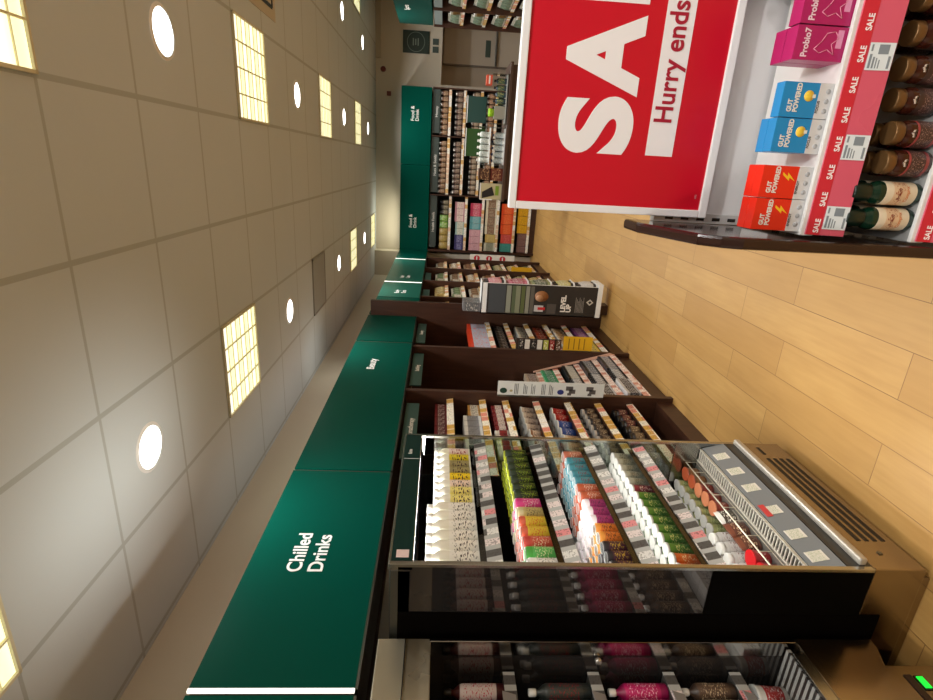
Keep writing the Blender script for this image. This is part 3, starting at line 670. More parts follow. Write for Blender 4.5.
wallrow(2.95, 3.78, .37, -1.735, [(S('jar', (.045, .12), G((30, 22, 20), (90, 40, 40), (210, 190, 160)), CAPB), 3, 2, 'jar', 'black jar at far end, lowest shelf '+b1),
    (S('jar', (.045, .12), G((40, 30, 26), (110, 90, 66), (210, 190, 160)), CAPB), 5, 2, 'jar', 'brown labelled jar on the lowest shelf '+b1)])
b2 = 'of the stepped cosmetics bay'
for z, x, a, bb, nm in ((.20, -1.675, (30, 34, 44), (120, 126, 136), 'lowest step'), (.37, -1.73, (26, 30, 36), (90, 100, 112), 'second step'), (.54, -1.785, (30, 34, 34), (170, 170, 160), 'third step'), (.74, -1.84, (60, 150, 104), (40, 120, 84), 'fourth step'), (.90, -1.88, (176, 160, 140), (120, 96, 80), 'top step')):
    wallrow(3.86, 4.82, z, x, [(S('box', (.05, .03, .12), G(a, bb, (220, 220, 220))), 6, 2, 'cosmetics box', {'fourth step': 'green', 'top step': 'beige'}.get(nm, 'black')+' cosmetics box at the far end, '+nm+' '+b2),
        (S('bottle', (.018, .125), G((34, 30, 30), (150, 150, 150), (226, 226, 226)), CAPB), 6, 2, 'cosmetics bottle', 'small black cosmetics bottle, '+nm+' '+b2),
        (S('box', (.06, .03, .115), G((196, 196, 196), (60, 60, 66), (220, 220, 220))), 5, 2, 'cosmetics box', 'silver-grey cosmetics box at the near end, '+nm+' '+b2)])
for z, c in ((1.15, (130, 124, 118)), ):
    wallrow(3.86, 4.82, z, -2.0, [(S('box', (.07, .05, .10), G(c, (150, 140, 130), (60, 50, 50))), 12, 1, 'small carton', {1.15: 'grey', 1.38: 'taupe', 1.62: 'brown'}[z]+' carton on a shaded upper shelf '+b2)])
b3 = 'in bay before tall end panel'
wallrow(4.90, 5.84, 1.34, -1.70, [(S('box', (.17, .10, .205), pack((214, 66, 36), (186, 196, 216), (226, 90, 60), .0, .80, 40)), 5, 1, 'carton', 'large orange and blue carton, highest filled shelf '+b3)])
wallrow(4.90, 5.84, 1.13, -1.70, [(S('pot', (.045, .11), G((30, 26, 30), (60, 60, 66), (200, 196, 190)), CAPB), 9, 2, 'tub', 'black tub on the shelf under the orange cartons '+b3)])
wallrow(4.90, 5.84, .90, -1.70, [(S('pot', (.045, .10), G((210, 206, 196), (150, 150, 146), (60, 80, 60)), CAPW), 9, 2, 'tub', 'white tub on the middle shelf '+b3)])
wallrow(4.90, 5.84, .68, -1.70, [(S('pot', (.045, .12), G((150, 60, 40), (130, 50, 40), (230, 210, 190)), mat((120, 60, 40), .4)), 9, 2, 'tub', 'rust-coloured tub '+b3)])
wallrow(4.90, 5.84, .46, -1.70, [(S('pot', (.045, .12), G((214, 200, 180), (190, 160, 120), (90, 60, 50)), CAPW), 9, 2, 'tub', 'cream tub on the second lowest shelf '+b3)])
wallrow(4.90, 5.84, .22, -1.70, [(S('box', (.08, .06, .13), G((120, 70, 130), (150, 100, 150), (230, 220, 230))), 4, 2, 'carton', 'purple carton on the lowest shelf '+b3),
    (S('box', (.08, .06, .13), G((216, 190, 70), (226, 206, 110), (90, 70, 40))), 7, 2, 'carton', 'pale yellow carton on the lowest shelf '+b3)])
fs = ['highest', 'second', 'third', 'fourth', 'fifth', 'sixth', 'lowest']
cols = [((214, 206, 186), (120, 140, 100)), ((206, 200, 184), (140, 110, 80)), ((196, 150, 96), (220, 206, 186)), ((176, 150, 120), (130, 90, 60)), ((150, 60, 60), (214, 196, 170)), ((120, 130, 90), (190, 180, 140)), ((190, 160, 90), (214, 196, 140))]
for (y0, y1, bl) in ((6.92, 7.86, 'just past the level up stand'), (7.93, 8.89, 'behind the yellow card'), (8.96, 9.89, 'behind the red circle card')):
    for i, (z, x) in enumerate(FZ):
        a, bb = cols[(i+int(y0)) % 7]
        wallrow(y0, y1, z, x, [(S('pouch', (.12, .07, .15), G(a, bb, (70, 60, 50))), 4, 1, 'packet', 'pale packet, '+fs[i]+' shelf of the left bay '+bl),
            (S('box', (.11, .07, .14), G(bb, a, (60, 50, 44))), 4, 1, 'carton', 'mixed-colour carton, '+fs[i]+' shelf of the left bay '+bl)])

# cards that stick out into the aisle from the bay ends
def card(nm, x0, x1, y, z0, z1, m, lab):
    t = thing(nm, lab, 'sign', ((x0+x1)/2, y, z0)); MB().box(x0, x1, y-.002, y+.002, z0, z1).obj('card', m, t)
    MB().box(x0-.01, x0+.004, y-.004, y+.004, z0, z1).obj('clip', STEEL_D, t); return t
cw = card('hanging_card', -1.665, -1.547, 3.77, .575, 1.405, mat((226, 230, 228), .4), 'tall white instruction card fixed to the panel beyond the glass chiller')
for zc, r, cc in ((1.36, .028, (20, 60, 50)), (.915, .026, (50, 60, 130)), (1.30, .012, (180, 170, 130))):
    k = MB().lathe([(r, 0), (r, .001)], seg=20); k.v = [(-1.625+x*.8, 3.7675-z, zc+y) for x, y, z in k.v]; k.obj('printed_dot', mat(cc, .4), cw)
for i, (x, zt) in enumerate(((-1.59, 1.27), (-1.60, 1.20), (-1.59, 1.14), (-1.60, 1.06), (-1.59, 1.0))):
    for k in range(3): MB().box(-1.65+.0, -1.65+.085-.01*(k*i % 3), 3.7675, 3.768, zt-.006*k*2, zt-.006*k*2+.005).obj('printed_line', mat((90, 96, 100), .5), cw)
for z in (.80, .64):
    q = MB().lathe([(.02, 0), (.026, .02), (.02, .05)], seg=12); q.v = [(-1.605+x*1.2, 3.768-.0005*(y > 0), z+zz) for x, y, zz in q.v]
    MB().box(-1.635, -1.60, 3.767, 3.768, z, z+.05).box(-1.61, -1.575, 3.767, 3.768, z+.02, z+.075).box(-1.65, -1.63, 3.767, 3.768, z+.03, z+.06).obj('printed_picture', mat((96, 92, 92), .5), cw)
cy_ = card('hanging_card', -1.655, -1.51, 4.86, .375, .66, mat((226, 176, 24), .4), 'yellow card low on the panel end beside the stepped display')
for k in range(4): MB().box(-1.64, -1.53, 4.857, 4.858, .60-k*.05, .61-k*.05).obj('printed_line', mat((150, 110, 20), .5), cy_)
MB().box(-1.655, -1.545, 4.83+.026, 4.862, .68, 1.12).obj('clip_strip', mat((60, 44, 36), .5), tag(thing('clip_strip_display', 'hanging clip strip of snack bars above the low yellow card', 'display', (-1.6, 4.86, .68)), 'hanging clip strip of snack bars above the low yellow card', 'display'))
k = 0
for i, c in enumerate(((90, 60, 40), (150, 40, 36), (190, 190, 90), (226, 222, 214), (40, 36, 36), (226, 222, 214), (50, 44, 40))):
    tag(MB().box(-1.645, -1.555, 4.838, 4.855, .69+i*.06, .735+i*.06).obj('snack_bar', pack(c, c, (236, 230, 220), .1, .9, 60)), {0: 'brown snack bar, lowest on the clip strip', 1: 'red snack bar near the bottom of the clip strip', 2: 'pale green snack bar on the clip strip', 3: 'white snack bar in the middle of the clip strip', 4: 'black snack bar between two white ones on the clip strip', 5: 'white snack bar near the top of the clip strip', 6: 'dark snack bar, topmost on the clip strip'}[i], 'snack bar', 'snack bars on the clip strip')
card('hanging_card', -1.70, -1.585, 8.92, .31, .66, mat((220, 170, 30), .4), 'small yellow card far down the left shelving')
cr = card('hanging_card', -1.69, -1.56, 9.93, .48, 1.31, mat((232, 230, 222), .4), 'white card with three red circles far down the left shelving')
for zc in (1.18, .95, .70):
    k = MB().lathe([(.055, 0), (.055, .001)], seg=20); k.v = [(-1.63+x*.9, 9.9275-z, zc+y) for x, y, z in k.v]; k.obj('red_circle', mat((190, 30, 54), .4), cr)
    MB().box(-1.66, -1.60, 9.926, 9.927, zc-.01, zc+.012).obj('printed_line', WHITE, cr)

# ------------------------------------------------------------------ LEVEL UP stand
st = thing('display_stand', 'white framed display stand with dark Level Up poster in the aisle', 'display stand', (-1.34, 5.72, 0))
SX0, SX1, SY0, SY1 = -1.515, -1.175, 5.60, 5.84
MB().box(SX0, SX1+.03, SY0-.004, SY1, .105, .16).obj('base', WHITE, st, .004)
MB().box(SX0+.015, SX0+.12, SY0+.08, SY1-.02, 0, .105).obj('recessed_foot', WOOD, st)
MB().box(SX0, SX1, SY0, SY0+.012, .13, 1.42).obj('side_board', WHITE, st)
MB().box(SX0, SX1, SY1-.012, SY1, .13, 1.42).obj('far_side_board', WHITE, st)
MB().box(SX0, SX0+.012, SY0, SY1, .13, 1.42).obj('back_board', WHITE, st)
MB().box(SX0, SX1, SY0, SY1, 1.41, 1.42).obj('top_board', WHITE, st)
DK = mat((44, 40, 38), .45)
po = MB().box(SX0+.012, SX1-.004, SY0-.003, SY0, .16, 1.36).obj('poster', DK, st)
PY = SY0-.0035
def pat(x0, x1, z0, z1, c, nm='poster_print', d=0): MB().box(x0, x1, PY-d, PY+.001, z0, z1).obj(nm, mat(c, .5), po)
pat(SX0+.02, SX1-.01, 1.16, 1.34, (66, 70, 74))
for i, (z0, z1, c) in enumerate(((1.10, 1.15, (140, 144, 130)), (1.05, 1.09, (84, 96, 70)), (1.0, 1.05, (130, 134, 110)), (.95, .99, (90, 100, 60)), (.90, .94, (140, 140, 126)), (.85, .89, (96, 92, 84)))):
    pat(SX0+.02, SX1-.02, z0, z1, c)
q = MB().lathe([(.001, -.001), (.06, -.001), (.06, 0), (.001, 0)], seg=18); q.v = [(-1.30+x, PY-z-.002, .77+y*1.25) for x, y, z in q.v]; q.obj('poster_print', mat((150, 100, 60), .5), po)
q = MB().lathe([(.001, -.001), (.035, -.001), (.035, 0), (.001, 0)], seg=18); q.v = [(-1.32+x, PY-z-.003, .79+y*1.2) for x, y, z in q.v]; q.obj('poster_print', mat((186, 140, 104), .5), po)
pat(-1.47, -1.40, .74, .84, (190, 190, 190)); pat(-1.45, -1.42, .72, .80, (190, 40, 44), d=.001); pat(-1.49, -1.38, .60, .70, (78, 72, 68))
WT = mat((236, 232, 224), .5)
text('LEVEL\nUP', .072, (SX0+.05, PY-.001, .50), '-Y', WT, po, .003, line=.85)
for k in range(7): MB().box(SX0+.05, SX0+.05+.17-.02*(k % 3), PY-.001, PY, .385-k*.014, .390-k*.014).obj('poster_print', mat((150, 144, 136), .5), po)
q = MB(); q.prism([(-1.345, .275), (-1.31, .235), (-1.345, .195), (-1.38, .235)], 'Y', PY-.001, PY); q.obj('diamond_emblem', mat((200, 196, 186), .5), po)
q = MB(); q.prism([(-1.345, .255), (-1.327, .235), (-1.345, .215), (-1.363, .235)], 'Y', PY-.002, PY-.001); q.obj('diamond_emblem', DK, po)
LVZ = (.18, .43, .68, .93, 1.18)
for i, z in enumerate(LVZ): MB().box(SX0+.012, SX1+.03, SY0+.012, SY1-.012, z-.012, z).obj('shelf', WHITE, st)
for i, z in enumerate(LVZ):
    c = [((60, 60, 64), (200, 200, 200)), ((40, 40, 40), (190, 186, 120)), ((150, 160, 120), (90, 100, 80)), ((206, 130, 150), (170, 90, 110)), ((50, 44, 46), (206, 140, 150))][i]
    nm_ = ['grey', 'black and olive', 'grey-green', 'pink', 'black and pink'][i]
    for k in range(2):
        for j in range(2):
            put(S('pouch', (.095, .06, .21), G(c[k], c[1-k], (225, 225, 225))), (SX1-.005-k*.07, SY0+.068+j*.103, z), PI/2, nm_+' pouch on the '+['lowest', 'second lowest', 'middle', 'second highest', 'highest'][i]+' shelf of the level up stand', 'pouch', nm_+' pouches on the level up stand')
for i in range(2):
    put(S('box', (.105, .10, .19), pack((120, 120, 122), (96, 98, 100), (190, 186, 180), .1, .9, 40)), (-1.45, 5.665+i*.112, 1.42), PI/2, ['nearer', 'farther'][i]+' of the two grey patterned cartons on top of the level up stand', 'carton', 'cartons on top of the level up stand')

# ------------------------------------------------------------------ shelving along the back wall
BX0, BX1, BYF = -1.64, 1.29, 10.70
divs = (-1.62, -.57, .48, 1.29)
names = ('left', 'middle', 'right')
zs = ((1.72, 1.41, 1.08, .78, .45, .16), (1.80, 1.53, 1.22, .95, .65, .35), (1.80, 1.53, 1.22, .95, .65, .35))
for b in range(3):
    x0, x1 = divs[b], divs[b+1]
    t = thing('shelving_bay', names[b]+' dark wood shelving bay against the back wall', 'shelving', ((x0+x1)/2, 11, 0))
    MB().box(x0, x1, YB-.03, YB-.008, 0, 2.10).obj('back_panel', mat((52, 54, 50), .5), t)
    MB().box(x0, x1, BYF+.03, YB-.03, 0, .11).obj('plinth', WOOD, t)
    MB().box(x1-.022, x1-.0005, BYF-.02, YB-.03, 0, 2.10).obj('side_panel', WOOD, t)
    if b == 0: MB().box(x0-.04, x0, BYF-.02, YB-.03, 0, 2.10).obj('side_panel', WOOD, t)
    for z in zs[b]:
        sh = MB().box(x0+.001, x1-.023, BYF+.012, YB-.03, z-.02, z).obj('shelf', WOOD, t)
        MB().box(x0+.003, x1-.025, BYF+.004, BYF+.01, z-.045, z+.004).obj('ticket_strip', STRIPB, sh)
    tp = MB().box(x0+.04, x1-.03, BYF+.02, BYF+.03, 1.96, 2.10).obj('category_sign', mat((58, 66, 62), .45), t)
    text(('Health Foods', 'Nuts & Seeds', 'Honey')[b], .07, ((x0+x1)/2, BYF+.019, 2.0), '-Y', WT, tp, 0, 'CENTER', name='sign_lettering')
for x0, x1, lab, tx in ((-1.66, -.06, 'green overhead sign on the back wall with Food & Drink lettering, left half', -1.22), (-.055, 1.28, 'green overhead sign on the back wall with Food & Drink lettering, right half', .70)):
    t = thing('overhead_sign', lab, 'sign', ((x0+x1)/2, 11, HZ0))
    MB().box(x0, x1, BYF-.02, YB-.008, HZ0, 2.665).obj('sign_box', GREEN, t)
    text('Food &\nDrink', .085, (tx, BYF-.0205, 2.43), '-Y', WT, t, .0008, line=1.0, name='sign_lettering')
def brow(b, i, blocks): row(divs[b]+.01, divs[b+1]-.03, BYF+.02, zs[b][i], '-Y', blocks, .006)
bL = 'in the left back wall bay'
brow(0, 0, [(S('pouch', (.13, .07, .17), G((150, 120, 60), (176, 150, 80), (80, 60, 40))), 3, 1, 'packet', 'tan packet, highest shelf '+bL), (S('pouch', (.12, .07, .17), G((90, 130, 40), (110, 150, 50), (220, 220, 180))), 2, 1, 'packet', 'green packet, highest shelf '+bL), (S('jar', (.045, .16), G((70, 60, 50), (120, 110, 90), (200, 190, 160)), CAPB), 4, 1, 'jar', 'dark jar, highest shelf '+bL)])
brow(0, 1, [(S('box', (.14, .08, .18), G((56, 52, 96), (76, 70, 120), (200, 200, 220))), 2, 1, 'carton', 'navy carton, second shelf '+bL), (S('box', (.12, .08, .17), G((150, 180, 176), (214, 210, 190), (70, 110, 120))), 2, 1, 'carton', 'pale teal carton, second shelf '+bL), (S('box', (.12, .08, .19), G((190, 130, 140), (226, 206, 196), (150, 40, 60))), 3, 1, 'carton', 'pink and white carton, second shelf '+bL)])
brow(0, 2, [(S('box', (.13, .08, .22), G((206, 150, 160), (214, 170, 176), (140, 50, 70))), 3, 1, 'carton', 'rose carton, third shelf '+bL), (S('box', (.12, .08, .22), G((90, 150, 156), (110, 170, 176), (210, 210, 200))), 2, 1, 'carton', 'teal carton, third shelf '+bL), (S('box', (.12, .08, .22), G((180, 50, 80), (200, 80, 104), (236, 210, 214))), 3, 1, 'carton', 'crimson carton, third shelf '+bL)])
brow(0, 3, [(S('box', (.16, .08, .22), G((196, 192, 170), (150, 150, 130), (90, 100, 70))), 1, 1, 'carton', 'grey-green carton, fourth shelf '+bL), (S('box', (.16, .08, .2), G((190, 160, 90), (200, 176, 110), (110, 80, 40))), 1, 1, 'carton', 'mustard carton, fourth shelf '+bL), (S('box', (.16, .08, .22), G((222, 212, 186), (120, 84, 60), (226, 216, 190), )), 4, 1, 'carton', 'cream carton with brown picture, fourth shelf '+bL)])
brow(0, 4, [(S('box', (.16, .08, .23), G((60, 130, 120), (70, 146, 136), (30, 80, 80))), 1, 1, 'carton', 'teal carton, fifth shelf '+bL), (S('box', (.17, .08, .22), G((200, 70, 60), (190, 60, 60), (230, 150, 130))), 1, 1, 'carton', 'pinkish red carton, fifth shelf '+bL), (S('box', (.19, .08, .24), G((214, 70, 28), (220, 84, 36), (240, 150, 90))), 4, 1, 'carton', 'bright orange carton, fifth shelf '+bL)])
brow(0, 5, [(S('box', (.12, .08, .18), G((110, 80, 76), (130, 96, 90), (60, 40, 40))), 3, 1, 'carton', 'brown carton, lowest shelf '+bL), (S('box', (.16, .08, .2), G((206, 150, 20), (220, 166, 30), (120, 80, 10))), 4, 1, 'carton', 'golden yellow carton, lowest shelf '+bL)])
for b in (1, 2):
    for i in range(6):
        cc = [((96, 60, 40), (140, 104, 76)), ((90, 62, 52), (120, 96, 84)), ((110, 80, 60), (150, 130, 110)), ((120, 84, 60), (150, 110, 84)), ((150, 130, 90), (90, 70, 50)), ((120, 90, 60), (170, 150, 110))][i]
        brow(b, i, [(S('jar', (.045, .15), G(cc[0], cc[1], (200, 186, 160)), CAPS), 10, 1, 'jar', ['brown', 'dark brown', 'tan', 'chestnut', 'khaki', 'light brown'][i]+' jar with silver lid, '+fs[min(i, 6)]+' shelf of the '+names[b]+' back wall bay')])

# ------------------------------------------------------------------ shelving at the far right
RX = 2.10
t = thing('overhead_sign', 'green overhead sign at the far right, cut by the top picture edge', 'sign', (2.4, 8.5, HZ0))
MB().box(RX, XR-.005, 6.6, 9.95, HZ0, 2.655).obj('sign_box', mat((8, 62, 54), .4, 0, 0, 1, 0, .1), t)
text('Sports', .1, (RX-.0005, 9.1, 2.45), '-X', WT, t, .002, name='sign_lettering')
for b, (y0, y1) in enumerate(((8.95, 9.93), (7.95, 8.93), (6.95, 7.93))):
    nm_ = ('far', 'middle', 'near')[b]
    t = thing('shelving_bay', nm_+' dark wood shelving bay on the right wall at the top of the photo', 'shelving', (2.4, (y0+y1)/2, 0))
    MB().box(XR-.03, XR-.008, y0, y1, 0, 2.10).obj('back_panel', WOOD, t)
    MB().box(RX-.02, XR-.03, y1, y1+.02, 0, 2.10).obj('side_panel', WOOD, t)
    MB().box(RX+.04, XR-.03, y0, y1, 0, .11).obj('plinth', WOOD, t)
    MB().box(RX+.01, RX+.02, y0+.03, y1-.03, 1.97, 2.09).obj('category_sign', mat((120, 130, 128), .4), t)
    for i, z in enumerate((1.68, 1.32, .98, .66, .34)):
        sh = MB().box(RX+.03, XR-.03, y0+.001, y1-.001, z-.02, z).obj('shelf', WOOD, t)
        MB().box(RX+.02, RX+.028, y0+.003, y1-.003, z-.045, z+.004).obj('ticket_strip', STRIPM, sh)
        row(y0, y1, RX+.03, z, '-X', [(S('pouch', (.16, .09, .2), G((206, 204, 190), (110, 130, 110), (90, 80, 60))), 3, 1, 'packet', 'white and green packet, '+fs[i]+' shelf of the '+nm_+' right wall bay'),
            (S('pot', (.07, .17), G((190, 186, 170), (150, 120, 70), (70, 60, 50)), CAPW), 3, 1, 'tub', 'white tub, '+fs[i]+' shelf of the '+nm_+' right wall bay')])

# ------------------------------------------------------------------ back wall plaque and alarms
pl = thing('wall_plaque', 'square dark plaque with round emblem on the far wall', 'plaque', (2.085, YB-.01, 2.2))
MB().box(1.90, 2.27, YB-.02, YB-.001, 2.2, 2.69).obj('plate', mat((46, 60, 52), .4), pl)
q = MB()
for i in range(36):
    a0, a1 = 2*PI*i/36, 2*PI*(i+1)/36
    for r0, r1 in ((.155, .165), ):
        q.quad((2.085+r0*math.cos(a0), YB-.0215, 2.45+r0*math.sin(a0)), (2.085+r1*math.cos(a0), YB-.0215, 2.45+r1*math.sin(a0)), (2.085+r1*math.cos(a1), YB-.0215, 2.45+r1*math.sin(a1)), (2.085+r0*math.cos(a1), YB-.0215, 2.45+r0*math.sin(a1)))
q.obj('emblem_ring', mat((120, 134, 122), .5), pl)
for k in range(3): MB().box(2.085-.06+.01*(k % 2), 2.085+.06-.01*(k % 2), YB-.022, YB-.020, 2.40+k*.045, 2.42+k*.045).obj('emblem_line', mat((130, 144, 132), .5), pl)
ps = thing('door_notice', 'pair of small dark safety notices above the back door', 'notice', (2.1, YB-.01, 2.03))
for a_ in (1.93, 2.06): MB().box(a_, a_+.10, YB-.012, YB-.001, 2.03, 2.14).obj('plate', mat((70, 84, 78), .5), ps)
tag(MB().lathe([(.045, 0), (.05, .01), (.05, .03), (.04, .04)], seg=16).obj('fire_bell', mat((110, 40, 30), .4)), 'small round red alarm high on the far wall', 'alarm')
o = bpy.data.objects['fire_bell']; o.rotation_euler = (PI/2, 0, 0); o.location = (1.60, YB-.001, 3.05)
tag(MB().box(1.15, 1.23, YB-.04, YB-.001, 2.90, 2.98).obj('alarm_box', mat((120, 48, 36), .4), None, .006), 'small square red alarm box on the far wall', 'alarm')

# ------------------------------------------------------------------ till counter in the distance
TY = 8.0
ct = thing('till_counter', 'till counter in front of the back wall, mostly hidden by the sale sign', 'counter', (.4, 8.3, 0))
MB().box(-.45, 1.3, TY, TY+.6, 0, .98).obj('body', WOOD, ct, .004); MB().box(-.48, 1.33, TY-.03, TY+.63, .98, 1.02).obj('worktop', mat((70, 50, 40), .4), ct, .004)
def rack_bottles(x0, n_, z, m, cap, lab, nm='bottle'):
    for i in range(n_): put(S('bottle', (.038, .17), m, cap), (x0+i*.085, TY+.08, z), 0, lab, 'bottle', lab)
ra = thing('acrylic_rack', 'clear two-tier rack of white bottles on the till counter', 'display rack', (.24, TY+.1, 1.02))
for z in (1.03, 1.235): MB().box(.02, .50, TY+.01, TY+.18, z-.008, z).obj('rack_shelf', WHITE, ra)
for a_ in (.01, .50): MB().box(a_, a_+.01, TY+.01, TY+.18, 1.02, 1.40).obj('rack_side', glass((235, 240, 240), .1), ra)
rack_bottles(.07, 5, 1.03, G((226, 228, 226), (196, 208, 210), (60, 90, 110)), mat((40, 60, 110), .4), 'white bottle with blue cap, lower tier of the till rack')
rack_bottles(.07, 5, 1.235, G((230, 232, 228), (200, 206, 200), (40, 90, 90)), CAPW, 'white bottle with white cap, upper tier of the till rack')
ra = thing('acrylic_rack', 'clear rack of dark bottles at the right end of the till counter', 'display rack', (.85, TY+.1, 1.02))
MB().box(.55, 1.18, TY+.01, TY+.18, 1.04, 1.05).obj('rack_shelf', mat((180, 184, 180), .3), ra)
for a_ in (.55, 1.17): MB().box(a_, a_+.01, TY+.01, TY+.18, 1.02, 1.25).obj('rack_side', glass((235, 240, 240), .1), ra)
for i in range(5): put(S('bottle', (.036, .17), G((26, 44, 60), (40, 70, 70), (200, 200, 120)), CAPB), (.76+i*.085, TY+.09, 1.05), 0, 'dark blue bottle in the right hand till rack', 'bottle', 'dark bottles in the till rack')
tag(MB().box(1.04, 1.16, TY+.02, TY+.16, 1.2505, 1.33).obj('orange_box', mat((206, 84, 60), .4)), 'orange-red box on top of the dark bottle rack', 'box')
MB().box(1.05, 1.15, TY+.0195, TY+.0205, 1.28, 1.30).obj('label_band', WHITE, bpy.data.objects['orange_box']); bpy.data.objects['orange_box'].location.z += 0
tag(MB().lathe([(.05, 0), (.055, .05), (.05, .075)], seg=14).obj('lime_tub', mat((150, 200, 30), .4)), 'lime green tub beside the dark bottles on the till counter', 'tub').location = (.70, TY+.09, 1.20)
tag(MB().box(.62, .78, TY+.02, TY+.16, 1.0505, 1.20).obj('display_carton', mat((150, 150, 140), .4)), 'grey display carton under the lime green tub', 'carton')
for nm_, x0, x1, c, lab in (('till_monitor', .58, .93, (34, 70, 66), 'till monitor with dark teal back'), ('till_monitor', .12, .50, (40, 76, 30), 'till monitor with dark green back above the white bottles')):
    m_ = thing(nm_, lab, 'monitor', ((x0+x1)/2, TY+.45, 1.02))
    MB().box(x0, x1, TY+.42, TY+.45, 1.28, 1.55).obj('screen', mat(c, .35), m_, .004)
    MB().box((x0+x1)/2-.02, (x0+x1)/2+.02, TY+.45, TY+.48, 1.03, 1.4).box((x0+x1)/2-.1, (x0+x1)/2+.1, TY+.4, TY+.52, 1.02, 1.035).obj('monitor_stand', STEEL_D, m_)
    MB().box(x0-.005, x1+.005, TY+.415, TY+.455, 1.55, 1.56).obj('top_edge', WHITE, m_)
for i, (x0, x1, z0, z1, c, lab) in enumerate(((-.20, -.03, 1.03, 1.20, (96, 36, 24), 'dark red-brown carton at the foot of the carton stack by the white bottles'), (-.19, -.04, 1.2005, 1.36, (70, 40, 26), 'brown carton stacked on the dark red one'))):
    tag(MB().box(x0, x1, TY+.03, TY+.2, z0-.009, z1).obj('display_carton', pack(c, c, (190, 150, 110), .1, .9, 40)), lab, 'carton')
bx = tag(MB().box(-.46, -.24, TY+.03, TY+.2, 1.0205, 1.32).obj('display_carton', mat((186, 176, 140), .45)), 'cream display carton with green and black print at the left end of the counter', 'carton')
MB().prism([(-.45, 1.30), (-.36, 1.30), (-.28, 1.16), (-.40, 1.12)], 'Y', TY+.028, TY+.0305).obj('black_print', mat((24, 20, 20), .5), bx)
MB().box(-.40, -.27, TY+.028, TY+.0305, 1.06, 1.11).obj('green_print', mat((120, 150, 40), .5), bx)
MB().box(-.46, -.24, TY+.027, TY+.0305, 1.32, 1.335).box(-.47, -.455, TY+.027, TY+.0305, 1.15, 1.335).obj('white_edge', WHITE, bx)

# ------------------------------------------------------------------ sale display (gondola end) on the right
GXL, GXR = -.13, .92
GB, GF = 1.69, 1.38
gd = thing('sale_gondola', 'white shelving end unit under the red sale sign', 'display unit', (.4, 1.6, 0))
GREYP = mat((206, 206, 206), .4); GREYD = mat((150, 150, 150), .4)
MB().box(GXL+.020, GXR, GB, GB+.02, .1, 1.28).obj('back_panel', mat((214, 214, 214), .4), gd)
MB().box(GXL-.004, GXL+.024, GB-.012, GB+.02, .0, 1.235).obj('upright', mat((190, 190, 188), .35, .3), gd, .001)
q = MB()
for k in range(21): MB().box(GXL+.004, GXL+.014, GB-.0128, GB-.0118, .175+k*.05, .20+k*.05).obj('slot', BLACK, gd)
# dark glossy side panel with a cut-off top corner
MB().prism([(GB+.03, 0), (GB+.03, 1.315), (1.60, 1.315), (1.37, 1.235), (1.33, 1.19), (1.315, 1.14), (1.315, 0)], 'X', -.165, -.135).obj('side_panel', mat((46, 28, 24), .12), gd, .008)
MB().prism([(GB+.03, 0), (GB+.03, 1.315), (1.60, 1.315), (1.37, 1.235), (1.33, 1.19), (1.315, 1.14), (1.315, 0)], 'X', .94, .97).obj('side_panel', mat((46, 28, 24), .12), gd, .008)
MB().box(GXL, GXR, 1.36, GB, 0, .16).obj('base_deck', GREYD, gd)
RED = (196, 24, 44); PINKR = mat((214, 90, 112), .28)
def shelf(z, yf, hstrip, sm_=None):
    sh = MB().box(GXL+.002, GXR, yf, GB-.013, z-.03, z).obj('shelf', sm_ or mat((236, 232, 230), .4), gd, .001)
    MB().box(GXL+.002, GXR, yf-.012, yf, z-.030, z+.005).obj('shelf_lip', WHITE, sh, .002)
    pk = MB().prism([(yf-.012, z-.006), (yf-.016, z-.006), (yf-.034, z-.006-hstrip), (yf-.031, z-.006-hstrip)], 'X', GXL+.006, GXR).obj('ticket_strip', PINKR, sh)
    sl = (.018/hstrip)
    def on(dz, e=.0004): return yf-.016-sl*dz-e
    MB().prism([(on(0), z-.006), (on(0, .0008), z-.006), (on(.032, .0008), z-.038), (on(.032), z-.038)], 'X', GXL+.006, GXR).obj('red_sale_band', mat((206, 40, 56), .35), pk)
    ang = math.atan2(.018, hstrip)
    x = GXL+.012
    while x < GXR-.05:
        me = text_mesh('SALE', .0180, .0005, .0002, sx=.92); me.materials.clear(); me.materials.append(mat((246, 236, 236), .4))
        me.transform(Matrix.Translation((x, on(.027, .0014), z-.033)) @ Matrix.Rotation(PI/2-ang, 4, 'X'))
        link('sale_lettering', me, pk); x += .066
    for x0 in (GXL+.022, GXL+.192, GXL+.392, GXL+.60, GXL+.82):
        p = MB().prism([(on(.034, .0016), z-.040), (on(.034, .0022), z-.040), (on(.088, .0022), z-.094), (on(.088, .0016), z-.094)], 'X', x0, x0+.058).obj('price_ticket', mat((222, 230, 234), .4), pk)
        q = MB()
        for (a_, b_, c0, c1) in ((.004, .034, .044, .049), (.004, .028, .052, .056), (.004, .026, .059, .0615), (.004, .022, .065, .0675), (.034, .054, .060, .082), (.004, .030, .084, .089), (.040, .054, .044, .048)):
            q.prism([(on(c0-.006, .0024), z-c0), (on(c0-.006, .0026), z-c0), (on(c1-.006, .0026), z-c1), (on(c1-.006, .0024), z-c1)], 'X', x0+a_, x0+b_)
        q.obj('ticket_print', mat((130, 140, 148), .5), p)
    return sh
shelf(.950, 1.396, .090)
shelf(.684, 1.352, .090, mat((158, 158, 156), .4))  # grey puts the upper shelf's shade into this shelf's own colour
shelf(.42, 1.34, .090)
